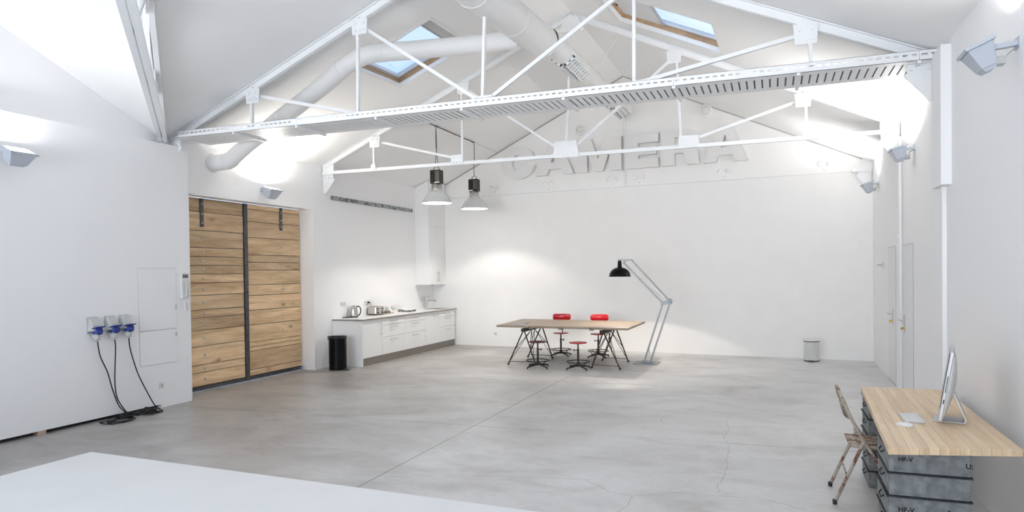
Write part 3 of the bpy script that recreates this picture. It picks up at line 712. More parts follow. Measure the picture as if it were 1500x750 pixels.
# ------------------------------------------------------------------ right wall: doors, pipe, lock
def side_door(n, y0, y1, ztop, hy, hz, latch_low):
    def X(y): return XWR(y)
    b = MB(); b.prism([(X(y0)-.006,y0,.018),(X(y1)-.006,y1,.018),(X(y1)-.006,y1,ztop),(X(y0)-.006,y0,ztop)], (.003,0,0))
    D = structure(b.build('door_%d' % n, plain('door_white_%d' % n, (.79,.795,.80), .5)))
    g = MB(); gm = plain('door_gap_grey_%d' % n, (.52,.52,.53), .8)
    g.bar((X(y0)-.006,y0-.004,ztop+.004),(X(y1)-.006,y1+.004,ztop+.004),.006,.008); g.bar((X(y0)-.004,y0-.006,.0),(X(y0)-.004,y0-.006,ztop),.005,.006); g.bar((X(y0)-.006,y0,.009),(X(y1)-.006,y1,.009),.006,.014)
    g.build('gap', gm, D)
    x = X(hy)-.006
    h = MB(); h.box(x-.009,x-.001,hy-.022,hy+.022,hz-.17,hz+.07); pl = h.build('lock_plate', CHROME, D, bev=.003)
    h = MB(); h.tube([(x-.008,hy,hz),(x-.055,hy,hz),(x-.060,hy+.02,hz),(x-.060,hy+.13,hz-.003)], .010, 8); h.build('lever_handle', CHROME, D)
    h = MB(); h.cyl((x-.009,hy,hz-.11),(x-.03,hy,hz-.11),.014,12); h.box(x-.05,x-.03,hy-.012,hy+.012,hz-.135,hz-.095); h.build('key', plain('brass_key_%d' % n, (.55,.33,.07), .3, .8), D)
side_door(3, 10.10, 10.90, 2.08, 10.80, 1.05, 0)
side_door(4, 11.68, 12.50, 2.09, 11.98, 1.07, 0)
b = MB(); b.tube([(XWR(11.0)-.028,10.99,.0),(XWR(11.0)-.028,10.99,3.60)], .025, 14)
R = thing('wall_pipe', 'slim white vertical pipe on the right wall between the two doors', 'pipe', (XWR(11)-.03, 10.99, 0)); b.build('pipe', WMETAL, R)
for z in (.9, 2.2, 3.3):
    b = MB(); b.box(XWR(11)-.06,XWR(11)-.001,10.975,11.005,z,z+.03); b.build('clip', WMETAL, R)
b = MB(); x = XWR(13.1); R = thing('wall_latch', 'small metal key latch on right wall beyond the farther door', 'latch', (x,13.1,1.82))
b.box(x-.03,x-.001,13.04,13.16,1.78,1.86); b.build('body', CHROME, R, bev=.004)
b = MB(); b.tube([(x-.03,13.1,1.82),(x-.07,13.1,1.82),(x-.085,13.16,1.82)], .012, 8); b.build('lever', CHROME, R)

# ------------------------------------------------------------------ scraped beam strip on the kitchen wall
b = MB(); b.box(XL+.0005, XL+.03, 11.35, 14.54, 3.225, 3.30)
R = thing('steel_rail', 'long scraped grey steel strip fixed high on kitchen wall', 'rail', (XL,12.9,3.25)); b.build('bar', RAIL, R)
for y in (11.36, 12.6, 14.53):
    b = MB(); b.box(XL+.0305,XL+.036,y-.012,y+.012,3.225,3.30); b.build('bracket_mark', STEEL, R)

# ------------------------------------------------------------------ kitchen
KX = -7.36; KY = [11.38, 12.08, 12.98, 13.93, 14.66, 15.46]
def handle(b, x, y, z, L, vertical=False):
    if vertical:
        b.tube([(x+.03,y,z-L/2),(x+.03,y,z+L/2)], .006, 8)
        for q in (-.4,.4): b.tube([(x,y,z+q*L),(x+.03,y,z+q*L)], .005, 6)
    else:
        b.tube([(x+.03,y-L/2,z),(x+.03,y+L/2,z)], .006, 8)
        for q in (-.4,.4): b.tube([(x,y+q*L,z),(x+.03,y+q*L,z)], .005, 6)
    return b
def base_cabinet(label, y0, y1, kind):
    R = thing('kitchen_cabinet', label, 'cabinet', (-7.7, (y0+y1)/2, .15), 'white kitchen base cabinets')
    b = MB(); b.box(XL+.003, KX-.022, y0+.001, y1-.001, .15, .878); b.build('body', CABINET, R)
    fx = KX; hm = CHROME
    def front(nm, z0, z1):
        f = MB(); f.box(fx-.020, fx, y0+.003, y1-.003, z0+.003, z1-.003); return f.build(nm, CABINET, R, bev=.0015)
    if kind == 'door':
        d = front('door', .152, .876); handle(MB(), fx, y1-.06, .68, .26, True).build('handle', hm, d)
        e = MB(); e.box(XL+.003, KX+.002, y0-.022, y0-.001, 0, .878); e.build('end_panel', CABINET, R)
    elif kind == 'appliance':
        d = front('appliance_door', .152, .876); handle(MB(), fx, (y0+y1)/2+.13, .80, .24).build('handle', hm, d)
    else:
        for z0, z1, hz in ((.742,.876,.81),(.50,.742,.69),(.152,.50,.435)):
            d = front('drawer', z0, z1); handle(MB(), fx, (y0+y1)/2-.02, hz, .29).build('handle', hm, d)
base_cabinet('single-door white base cabinet with long upright handle at the near end', KY[0], KY[1], 'door')
base_cabinet('first three-drawer white base cabinet beside the single-door cabinet', KY[1], KY[2], 'drawers')
base_cabinet('second three-drawer white base cabinet, in the middle of the run', KY[2], KY[3], 'drawers')
base_cabinet('plain white cabinet front with one handle at top, below the sink side', KY[3], KY[4], 'appliance')
base_cabinet('last three-drawer white base cabinet, touching the back wall', KY[4], KY[5], 'drawers')
R = thing('kitchen_plinth', 'brushed brown metal plinth under the white kitchen cabinets', 'plinth', (KX-.03, 13.4, 0))
for y0, y1 in ((11.382,13.14),(13.145,15.47)):
    b = MB(); b.box(KX-.045, KX-.025, y0, y1, .001, .148); b.build('plinth_board', PLINTH, R)
R = thing('kitchen_worktop', 'long white worktop with grey-brown edge on the base cabinets', 'worktop', (-7.7, 13.4, .88))
SX0, SX1, SY0, SY1 = -7.86, -7.46, 14.88, 15.36
b = MB(); b.box(XL+.002, SX0, 11.35, 15.50, .881, .910); b.box(SX1, -7.335, 11.35, 15.50, .881, .910); b.box(SX0, SX1, 11.35, SY0, .881, .910); b.box(SX0, SX1, SY1, 15.50, .881, .910)
b.build('top', WORKTOP, R)
b = MB(); b.box(XL+.002, -7.330, 11.335, 11.349, .8805, .9095); b.box(-7.334, -7.322, 11.335, 15.50, .8805, .9095); b.build('edge_strip', EDGE, R)
R = thing('kitchen_sink', 'brushed steel sink set into the far end of white worktop', 'sink', (-7.66, 15.12, .91))
b = MB(); 
for x0,x1,y0,y1 in ((SX0-.015,SX1+.015,SY0-.015,SY0+.02),(SX0-.015,SX1+.015,SY1-.02,SY1+.015),(SX0-.015,SX0+.02,SY0,SY1),(SX1-.02,SX1+.015,SY0,SY1)): b.box(x0,x1,y0,y1,.9105,.914)
b.build('rim', CHROME, R)
b = MB(); x0,x1,y0,y1 = SX0+.02,SX1-.02,SY0+.02,SY1-.02
b.add([(x0,y0,.912),(x1,y0,.912),(x1,y1,.912),(x0,y1,.912),(x0,y0,.882),(x1,y0,.882),(x1,y1,.882),(x0,y1,.882)], [(0,1,5,4),(1,2,6,5),(2,3,7,6),(3,0,4,7),(4,5,6,7)]); b.build('bowl', CHROME, R)
R = thing('kitchen_tap', 'brushed steel mixer tap standing behind the sink', 'tap', (-7.94, 15.1, .91))
b = MB(); b.cyl((-7.93,15.10,.9105),(-7.93,15.10,1.20),.024,18); b.build('column', CHROME, R)
b = MB(); b.tube([(-7.93,15.10,1.11),(-7.69,15.12,1.11)], .013, 12); b.cyl((-7.695,15.12,1.075),(-7.695,15.12,1.112),.014,12); b.build('spout', CHROME, R)
b = MB(); b.cyl((-7.93,15.10,1.2005),(-7.93,15.10,1.215),.026,16); b.tube([(-7.93,15.10,1.208),(-7.85,15.11,1.216)], .006, 8); b.build('lever', CHROME, R)

def tall_cabinet():
    x0, x1, y0 = XL+.003, -7.65, 14.71
    y1 = YB(-7.83)-.012
    R = thing('wall_cabinet', 'tall white wall cabinet in corner reaching up to sloping ceiling', 'cabinet', ((x0+x1)/2, 15.1, 1.5))
    b = MB(); b.prism([(x0,y0,1.5),(x1-.021,y0,1.5),(x1-.021,y0,zceil(x1-.021,y0)-.02),(x0,y0,zceil(x0,y0)-.02)], (0,y1-y0,0)); b.build('body', CABINET, R)
    zt = zceil(x1,y0)-.03; ym = (y0+y1)/2
    for z0, z1 in ((1.5,2.21),(2.21,2.90)):
        for a, c in ((y0,ym),(ym,y1)):
            d = MB(); d.box(x1-.020, x1, a+.0025, c-.0025, z0+.0025, z1-.0025); o = d.build('door', CABINET, R, bev=.0015)
            if z0 < 2: handle(MB(), x1, ym+(-.05 if a == y0 else .05), 1.69, .25, True).build('handle', CHROME, o)
    d = MB(); d.box(x1-.020, x1, y0+.0025, y1-.0025, 2.9025, zt); d.build('filler_panel', CABINET, R, bev=.0015)
tall_cabinet()

# things on the worktop
def kettle():
    c = (-7.90, 11.90, .9105); R = thing('electric_kettle', 'brushed steel electric kettle with black handle on the worktop', 'kettle', c)
    V = lambda x, y, z: (c[0]+x, c[1]+y, c[2]+z)
    b = MB(); b.lathe([(0,0),(.085,0),(.088,.008),(.08,.018),(.0,.018)], c, 24); b.build('base', BLACK, R)
    b = MB(); b.lathe([(0,.0185),(.078,.0185),(.080,.03),(.072,.14),(.064,.215),(.058,.222),(0,.224)], c, 28); b.prism([V(-.06,-.02,.20),V(-.088,0,.215),V(-.06,.02,.20)], (0,0,.02)); b.build('body', CHROME, R)
    b = MB(); b.lathe([(.02,.2245),(.02,.236),(0,.238)], c, 14); b.build('lid_knob', BLACK, R)
    b = MB(); b.tube(smooth([V(.058,.02,.215),V(.095,.03,.222),V(.13,.04,.18),(V(.135,.042,.12)),V(.115,.035,.06),V(.078,.025,.035)],4), .012, 10); b.build('handle', BLACK, R)
    b = MB(); b.tube(smooth([V(-.07,-.05,.008),V(-.10,-.10,.007),V(-.04,-.20,.007),V(-.0,-.14,.008),V(-.09,-.16,.007),V(-.11,-.22,.007),V(-.03,-.26,.007)],5), .007, 6); b.build('cord', RUBBER, R)
kettle()
def toaster():
    x0,x1,y0,y1,z0,z1 = -8.0,-7.79,12.55,12.88,.925,1.092; R = thing('toaster', 'long brushed steel toaster on the worktop against the wall', 'toaster', ((x0+x1)/2,12.7,.9105))
    b = MB(); b.box(x0,x1,y0,y1,z0,z1); b.build('housing', CHROME, R, bev=.022)
    b = MB(); b.box(x0+.01,x1-.01,y0+.01,y1-.01,.9105,.9245); b.build('base', BLACK, R)
    for x in (-7.94,-7.865):
        b = MB(); b.box(x-.012,x+.012,y0+.04,y1-.04,z1+.0005,z1+.003); b.build('bread_slot', BLACK, R)
    for y in (12.63, 12.80):
        b = MB(); b.box(x1+.0005,x1+.004,y-.008,y+.008,.965,1.07); s = b.build('lever_slot', BLACK, R)
        b = MB(); b.box(x1+.0045,x1+.022,y-.024,y+.024,1.035,1.052); b.build('lever', BLACK, s, bev=.003)
        b = MB(); b.cyl((x1+.0005,y,.958),(x1+.02,y,.958),.017,14); b.build('dial', BLACK, R)
    b = MB(); b.cyl((XL+.013,12.59,1.18),(XL+.055,12.59,1.18),.019,12); pl = b.build('plug', BLACK, R)
    b = MB(); b.tube(smooth([(XL+.055,12.59,1.18),(XL+.075,12.60,1.15),(XL+.06,12.61,1.05),(XL+.045,12.62,.96),(XL+.05,12.64,.93)],4), .005, 6); b.build('cord', RUBBER, R)
toaster()
def lids():
    c = (-7.93, 13.22, .9105); R = thing('disc_holder', 'two pale glass discs leaning on a small brown block behind toaster', 'lid holder', c)
    b = MB(); b.box(c[0]-.05,c[0]+.06,c[1]-.09,c[1]+.06,.9105,.965); b.build('block', POTBROWN, R, bev=.004)
    for dy, z in ((-.02,1.01),(.17,1.022)):
        b = MB(); ctr = (c[0]+.02+dy*.2, c[1]+dy, z); b.lathe([(0,0),(.052,0),(.055,.006),(.052,.012),(0,.012)], ctr, 22, (.8,-.5,.35)); d = b.build('disc', plain('pale_glass_disc_%d' % int(z*1000), (.50,.51,.50), .15), R)
        b = MB(); b.tube([(ctr[0]-.01,ctr[1],.94 if dy < 0 else .914),(ctr[0],ctr[1],z-.04)], .006, 6); b.build('stem', CHROME, R)
    b = MB(); b.box(c[0]-.02,c[0]+.06,c[1]+.061,c[1]+.21,.9105,.918); b.build('foot_bar', POTBROWN, R)
lids()
def griddle():
    c = (-7.79, 13.86, .9105); R = thing('black_trivet', 'low black metal rack with raised ends on the worktop', 'rack', c)
    b = MB()
    for k in range(7): b.box(c[0]-.15,c[0]+.15,c[1]-.12+k*.04,c[1]-.11+k*.04,.921,.929)
    for x in (-.15,0,.15): b.box(c[0]+x-.006,c[0]+x+.006,c[1]-.125,c[1]+.135,.9285,.936)
    b.build('grid', BLACK, R)
    for s in (-1,1):
        b = MB(); b.tube([(c[0]+s*.15,c[1]-.08,.93),(c[0]+s*.185,c[1]-.07,.952),(c[0]+s*.185,c[1]+.07,.952),(c[0]+s*.15,c[1]+.08,.93)], .009, 8); b.build('end_handle', BLACK, R)
        for y in (-.1,.1):
            b = MB(); b.cyl((c[0]+s*.14,c[1]+y,.911),(c[0]+s*.14,c[1]+y,.922),.012,8); b.build('foot', BLACK, R)
griddle()

# ------------------------------------------------------------------ pedal bins
def pedal_bin(label, c, r, h, body, lidm, pd):
    R = thing('pedal_bin', label, 'bin', (c[0],c[1],0)); d = Vector(pd).normalized()
    b = MB(); b.lathe([(0,.001),(r*.97,.001),(r*.97,.018),(0,.018)], (c[0],c[1],0), 28); b.build('base_ring', BLACK, R)
    b = MB(); b.lathe([(r*.955,.0185),(r*.955,h*.935)], (c[0],c[1],0), 36); b.lathe([(0,.019),(r*.95,.019)], (c[0],c[1],0), 28); b.build('body', body, R)
    b = MB(); b.lathe([(r*.99,h*.92),(r*1.0,h*.935),(r*1.0,h*.95),(r*.97,h*.958)], (c[0],c[1],0), 36); b.build('rim', lidm[1], R)
    b = MB(); b.lathe([(r*.965,h*.9585),(r*.93,h*.98),(r*.7,h*.995),(0,h)], (c[0],c[1],0), 36); b.build('lid', lidm[0], R)
    b = MB(); b.box(-.045,.045,-.02,.03,h*.86,h*.97); q = Matrix.Rotation(math.atan2(d.y,d.x)+PI/2, 4, 'Z'); b.v = [tuple(q @ Vector(v) + Vector((c[0]-d.x*(r+.005), c[1]-d.y*(r+.005), 0))) for v in b.v]; b.build('hinge', BLACK, R)
    b = MB(); b.box(-.045,.045,-.09,.02,.012,.026); b.v = [tuple(q @ Vector(v) + Vector((c[0]+d.x*r*.97, c[1]+d.y*r*.97, 0))) for v in b.v]; b.build('pedal', BLACK, R, bev=.003)
pedal_bin('tall glossy black pedal bin beside the kitchen end panel', (-7.62,10.93), .172, .645, GLOSSBLACK, (GLOSSBLACK, BLACK), (1,-.15,0))
pedal_bin('small white pedal bin standing at the back wall on the right', (.665,14.47), .142, .405, plain('white_bin_enamel', (.62,.63,.615), .3, noise=.04, nscale=6), (plain('white_bin_lid', (.72,.72,.71), .3), BLACK), (-.1,-1,0))

# ------------------------------------------------------------------ trestle table
def trestle_table():
    z0, z1 = .722, .760
    A, B_, C_, D_ = Vector((-5.02,12.40,0)), Vector((-2.42,12.18,0)), Vector((-2.42,13.90,0)), Vector((-5.12,14.18,0))
    R = thing('trestle_table', 'long weathered wooden tabletop on two rusty rod trestles', 'table', (-3.75,13.1,0))
    n = 6
    for k in range(n):
        a0, a1, b0, b1 = A.lerp(D_,k/n), A.lerp(D_,(k+1)/n), B_.lerp(C_,k/n), B_.lerp(C_,(k+1)/n); e = (a1-a0).normalized()*.0012
        q = [a0+e, b0+e, b1-e, a1-e]; m = MB(); m.hexa([p+Vector((0,0,z0)) for p in q], [p+Vector((0,0,z1)) for p in q]); m.build('top_board', TABLEWOOD, R, bev=.003)
    for x in (.27,.5,.73):
        p = A.lerp(B_,x); q = D_.lerp(C_,x); m = MB(); m.bar(p.lerp(q,.02)+Vector((0,0,z0-.013)), p.lerp(q,.98)+Vector((0,0,z0-.013)), .05, .024); m.build('batten', TABLEWOOD, R)
        m = MB(); m.box(p.x-.02,p.x+.02,p.y-.006,p.y-.001,z0+.004,z0+.022); m.build('bolt_plate', STEEL, R)
    def trestle(label, na, nb, fa, fb, an, af):
        T = thing('trestle', label, 'trestle', (an[0], 13.0, 0), 'rod trestles under the table')
        an, af = Vector(an), Vector(af)
        m = MB(); m.bar(an-(af-an).normalized()*.05, af+(af-an).normalized()*.05, .075, .06); m.build('top_beam', plain('trestle_beam_iron', (.05,.04,.03), .7), T)
        for apex, feet in ((an,(na,nb)),(af,(fa,fb))):
            for f in feet:
                m = MB(); f = Vector(f); top = apex + Vector(((f.x-apex.x)*.06,0,-.03)); m.tube([(f.x,f.y,.014), top], .0135, 8); l = m.build('leg', IRON, T)
                m = MB(); m.lathe([(0,0),(.02,0),(.022,.02),(.016,.03),(0,.03)], (f.x,f.y,.0008), 10); m.build('foot', BLACK, l)
            m = MB(); f0, f1 = Vector(feet[0]), Vector(feet[1]); m.tube([f0.lerp(apex,.08)+Vector((0,0,.01)), f1.lerp(apex,.08)+Vector((0,0,.01))], .006, 6); m.build('cross_rod', IRON, T)
        for f0, ap in ((na,af),(nb,af),(fa,an),(fb,an)):
            f0 = Vector(f0); e = an if ap is af else af; s = f0.lerp(e,.45); m = MB(); mid = an.lerp(af,.5 if False else .42 if ap is af else .58); m.tube([s, (mid.x,mid.y,mid.z-.03)], .007, 6); m.build('brace_rod', IRON, T)
            m = MB(); s = f0.lerp(e,.12); m.tube([s, (mid.x,mid.y,mid.z-.03)], .006, 6); m.build('brace_rod', IRON, T)
    zt = .665
    trestle('left rusty rod trestle under the wooden table', (-4.79,12.43,0), (-4.25,12.47,0), (-4.80,13.60,0), (-4.24,13.52,0), (-4.50,12.52,zt), (-4.50,13.62,zt))
    trestle('right rusty rod trestle under the wooden table', (-3.13,12.36,0), (-2.60,12.32,0), (-3.19,13.46,0), (-2.66,13.38,0), (-2.92,12.40,zt), (-2.92,13.46,zt))
trestle_table()
R = thing('magazine', 'dark-covered magazine lying on left end of the wooden table', 'magazine', (-4.68,12.9,.7605))
b = MB(); b.hexa([(-4.80,12.62,.7606),(-4.50,12.58,.7606),(-4.56,13.0,.7606),(-4.86,13.04,.7606)], [(-4.80,12.62,.772),(-4.50,12.58,.772),(-4.56,13.0,.772),(-4.86,13.04,.772)]); b.build('pages', PAPER, R)
b = MB(); b.hexa([(-4.802,12.617,.7722),(-4.497,12.577,.7722),(-4.557,13.003,.7722),(-4.863,13.043,.7722)], [(-4.802,12.617,.7745),(-4.497,12.577,.7745),(-4.557,13.003,.7745),(-4.863,13.043,.7745)]); b.build('cover', CARPAPER, R)

# ------------------------------------------------------------------ stools
def stool(label, loc, rz, back, seat_mat, knob_a):
    R = thing('swivel_stool', label, 'stool', (loc[0],loc[1],0), 'black swivel stools round the table', rz)
    W = Matrix.Translation(Vector((loc[0],loc[1],0))) @ Matrix.Rotation(rz, 4, 'Z')
    def put(m, nm, mat, par=R):
        m.v = [tuple(W @ Vector(v)) for v in m.v]; return m.build(nm, mat, par)
    for k in range(4):
        a = PI/4 + k*PI/2; c_, s_ = math.cos(a), math.sin(a); m = MB()
        m.tube([(c_*.03,s_*.03,.075),(c_*.14,s_*.14,.052),(c_*.255,s_*.255,.030)], [.022,.017,.013], 8); lg = put(m, 'leg', BLACK)
        m = MB(); m.lathe([(0,0),(.013,0),(.012,.03),(0,.032)], (c_*.252,s_*.252,.0006), 8); put(m, 'glide', BLACK, lg)
        m = MB(); m.tube([(c_*.215,s_*.215,.135),(c_*.12,s_*.12,.055)], .006, 6); put(m, 'ring_stay', BLACK)
    m = MB(); m.ring((0,0,.14), .212, .009, 36, 8); put(m, 'foot_ring', BLACK)
    m = MB(); m.cyl((0,0,.05),(0,0,.37),.021,14); m.lathe([(.035,.05),(.035,.10),(.021,.11)], (0,0,0), 14); put(m, 'column', BLACK)
    m = MB(); m.cyl((0,0,.3705),(0,0,.468),.014,12); put(m, 'screw_post', GALVDARK)
    m = MB(); ka = knob_a-rz; d = Vector((math.cos(ka),math.sin(ka),0)); m.tube([d*.02+Vector((0,0,.345)), d*.06+Vector((0,0,.345))], .007, 6); m.lathe([(0,0),(.016,0),(.02,.01),(.016,.02),(0,.02)], d*.06+Vector((0,0,.345)), 10, d); put(m, 'clamp_knob', BLACK)
    m = MB(); m.lathe([(0,.462),(.07,.462),(.155,.474),(.163,.483),(.160,.492),(.14,.494),(.08,.490),(0,.488)], (0,0,0), 32); put(m, 'seat', seat_mat)
    if back:
        m = MB(); m.tube(smooth([(0,.10,.458),(0,.19,.455),(0,.215,.50),(0,.21,.62),(0,.205,.80)],4), .0115, 8); put(m, 'back_post', BLACK)
        m = MB(); n = 10; w_, R0 = .19, .42
        pts = []
        for i in range(n+1):
            a = (i/n-.5)*2*math.asin(w_/R0); pts.append((R0*math.sin(a), .195 - (R0-R0*math.cos(a))))
        vs = []; fs = []
        prof_ = [(.745,.0),(.752,.008),(.870,.008),(.878,.0),(.870,-.008),(.752,-.008)]
        for i,(x,y) in enumerate(pts):
            e = .02 if i in (0,n) else 0
            for z, o in prof_: vs.append((x, y+o, z + (e if z < .8 else -e)))
        k = len(prof_)
        for i in range(n):
            for j in range(k): fs.append((i*k+j, i*k+(j+1) % k, (i+1)*k+(j+1) % k, (i+1)*k+j))
        fs += [tuple(range(k)), tuple(reversed(range(n*k, n*k+k)))]
        m.add(vs, fs, True); put(m, 'backrest', RED)
stool('backless stool with dark worn seat, near left of the table', (-4.10,12.16), .25, False, REDDARK, -.2)
stool('backless stool with bright red seat, near right of the table', (-3.335,12.18), .1, False, RED, PI+.1)
stool('red-backed swivel stool at far left side of the table', (-4.21,14.02), .12, True, RED, -.4)
stool('red-backed swivel stool at far right side of the table', (-3.39,13.96), .05, True, RED, PI+.2)

# ------------------------------------------------------------------ giant balanced-arm floor lamp
def floor_lamp():
    Y = 13.3; R = thing('floor_lamp', 'giant grey balanced-arm floor lamp with black shade by the table', 'floor lamp', (-2.3,Y,0))
    b = MB(); b.box(-2.52,-2.06,Y-.22,Y+.22,.001,.016); b.build('base_plate', GREYSTEEL, R, bev=.003)
    b = MB(); b.box(-2.38,-2.19,Y-.05,Y+.05,.0165,.05); b.build('base_bracket', GREYSTEEL, R, bev=.003)
    P0, P1, E0, E1 = Vector((-2.335,Y,.04)), Vector((-2.215,Y,.04)), Vector((-1.975,Y,1.145)), Vector((-1.838,Y,1.165))
    H0, H1 = Vector((-2.70,Y,1.90)), Vector((-2.565,Y,1.985))
    for p, e in ((P0,E0),(P1,E1)):
        for s in (-1,1):
            b = MB(); b.bar(p+Vector((0,s*.03,0)), e+Vector((0,s*.03,0)), .008, .026, (1,0,0)); b.build('lower_arm', GREYSTEEL, R)
    b = MB(); b.prism([(-2.01,Y-.022,1.115),(-1.80,Y-.022,1.135),(-1.79,Y-.022,1.205),(-1.86,Y-.022,1.225),(-2.01,Y-.022,1.175)], (0,.044,0)); b.build('elbow_plate', GREYSTEEL, R)
    b = MB(); b.ring((-1.835,Y-.028,1.20), .035, .008, 20, 6, (0,1,0)); b.build('elbow_knob', GREYSTEEL, R)
    for p, e in ((E0+Vector((0,0,.01)),H0+Vector((-.02,0,.035))),(E1+Vector((0,0,.02)),H1)):
        b = MB(); b.bar(p+Vector((0,.032,0)), e+Vector((0,.032,0)), .010, .026, (1,0,1)); b.bar(p+Vector((0,-.032,0)), e+Vector((0,-.032,0)), .010, .026, (1,0,1)); b.build('upper_arm', GREYSTEEL, R)
    b = MB(); b.bar(H1+Vector((.02,0,0)), (-2.82,Y,1.985), .05, .03); b.bar(H0+Vector((-.02,0,.02)), (-2.66,Y,1.99), .03, .03); b.build('head_plate', GREYSTEEL, R)
    for p, e in (((-2.225,Y,.10),(-2.245,Y,.36)),((-2.28,Y,1.50),(-1.90,Y,1.20))):
        b = MB(); p, e = Vector(p), Vector(e); b.tube([p,e], .009, 8); b.build('spring', CHROME, R)
    c = Vector((-2.79,Y,0))
    b = MB(); b.lathe([(0,1.975),(.028,1.975),(.036,1.96),(.042,1.87),(.046,1.845)], c, 24); b.build('neck', GLOSSBLACK, R)
    b = MB(); b.lathe([(.046,1.846),(.10,1.83),(.16,1.79),(.195,1.735),(.207,1.69),(.215,1.667),(.213,1.664),(.203,1.69),(.190,1.735),(.155,1.785),(.095,1.822),(0,1.835)], c, 36); b.build('shade', GLOSSBLACK, R)
    b = MB(); b.lathe([(0,1.815),(.02,1.81),(.035,1.78),(.042,1.745),(.03,1.715),(0,1.703)], c, 18); b.build('bulb', emit('warm_bulb', (1,.86,.66), 6), R)
    L = bpy.data.lights.new('floor_lamp_light', 'SPOT'); L.energy = 60; L.color = (1,.90,.78); L.spot_size = math.radians(126); L.spot_blend = .12; L.shadow_soft_size = .03
    o = bpy.data.objects.new('floor_lamp_light', L); C.objects.link(o); o.location = c + Vector((0,0,1.695))
floor_lamp()

# ------------------------------------------------------------------ pendants over the kitchen passage
def pendant(label, x, y, hook, two):
    R = thing('pendant_lamp', label, 'pendant lamp', (x,y,3.15), 'industrial pendant lamps')
    dz = .0 if two else .03
    V = lambda a,b_,z: (x+a,y+b_,z+dz)
    b = MB(); b.lathe([(.295,3.150),(.298,3.158),(.290,3.165),(.26,3.235),(.205,3.325),(.14,3.385),(.10,3.41)], (x,y,dz), 40); b.lathe([(.285,3.160),(.255,3.232),(.20,3.318),(.135,3.376),(.09,3.40)], (x,y,dz), 40); b.build('reflector', REFLECT, R)
    b = MB(); b.lathe([(.298,3.148),(.303,3.155),(.298,3.166),(.290,3.160),(.290,3.150)], (x,y,dz), 40); b.build('rim', WPLASTIC, R)
    b = MB(); b.lathe([(0,3.158),(.286,3.158)], (x,y,dz), 36, smooth=False); b.build('lens', emit('pendant_lens', (1,.97,.90), 5.0) if two else bpy.data.materials['pendant_lens'], R)
    b = MB(); b.lathe([(.105,3.41),(.105,3.53),(0,3.53)], (x,y,dz), 28); b.build('collar', CHROME, R)
    b = MB(); b.box(*[x-.105,x+.105,y-.085,y+.085,3.535+dz,3.80+dz]); bl = b.build('ballast_box', BALLAST, R, bev=.008)
    for k in range(6):
        f = MB(); yy = y-.0855; f.box(x-.095+k*.018,x-.09+k*.018,yy-.008,yy,3.57+dz,3.77+dz); f.build('cooling_fin', BALLAST, bl)
    f = MB(); f.box(x+.015,x+.10,y-.095,y-.086,3.57+dz,3.77+dz); f.build('cover_plate', plain('ballast_cover_%d' % two, (.09,.08,.07), .4, .5), bl)
    f = MB(); f.box(x-.10+(.1 if two else 0),x+(.1 if two else 0),y-.098,y-.086,3.54+dz,3.562+dz); f.build('indicator_strip', WPLASTIC, bl)
    b = MB(); b.tube([V(-.06,0,3.80),V(-.05,0,3.85),V(0,0,3.875),V(.05,0,3.85),V(.06,0,3.80)], .008, 8); b.build('hanging_bracket', STEEL, R)
    b = MB()
    if two:
        b.tube([V(-.02,0,3.865),(x-.012,y,4.05),(x,y,4.16),(x+.01,y,4.3),(x,y,hook)], .007, 6); b.tube([V(.03,0,3.86),(x+.03,y,3.95),(x+.005,y,4.16),(x-.012,y,4.32),(x,y,hook)], .006, 6)
    else: b.tube([V(0,0,3.875),(x-.004,y,4.1),(x+.01,y,4.3),(x+.008,y,hook-.06),(x,y,hook)], .007, 6)
    b.build('suspension_cable', RUBBER, R)
    for nm, size, blend, en, soft in (('beam', 22, .75, PENDANT_BEAM_W, .05), ('spill', 124, .30, PENDANT_SPILL_W, .05)):
        L = bpy.data.lights.new('pendant_'+nm, 'SPOT'); L.energy = en; L.color = (1,.95,.87); L.spot_size = math.radians(size); L.spot_blend = blend; L.shadow_soft_size = soft
        o = bpy.data.objects.new('pendant_'+nm, L); C.objects.link(o); o.location = (x,y,3.145+dz)
zc1, zc2 = zceil(-6.19,12.27), zceil(-6.16,14.03)
pendant('nearer industrial pendant lamp, hung on a doubled cable, left of the pair', -6.19, 12.27, zc1-.03, 1)
pendant('farther industrial pendant lamp on a single cable, right of the pair', -6.16, 14.03, zc2-.03, 0)
R = thing('ceiling_cable', 'black cable strung under the sloping ceiling above the pendant lamps', 'cable', (-6.18, 13, zc1))
b = MB(); b.tube([(-6.17,y,zceil(-6.17,y)-.022) for y in (11.2,12.27,12.9,13.5,14.03)], .009, 8); b.build('cable', RUBBER, R)
b = MB(); b.tube([(-6.17,y,zceil(-6.17,y)-.014) for y in (14.03,14.8,YB(-6.17)+.05)], .004, 6); b.build('thin_wire', GREYPLASTIC, R)
for y in (12.27,14.03):
    b = MB(); b.box(-6.20,-6.14,y-.02,y+.02,zceil(-6.17,y)-.03,zceil(-6.20,y)-.001); b.build('hook', STEEL, R)

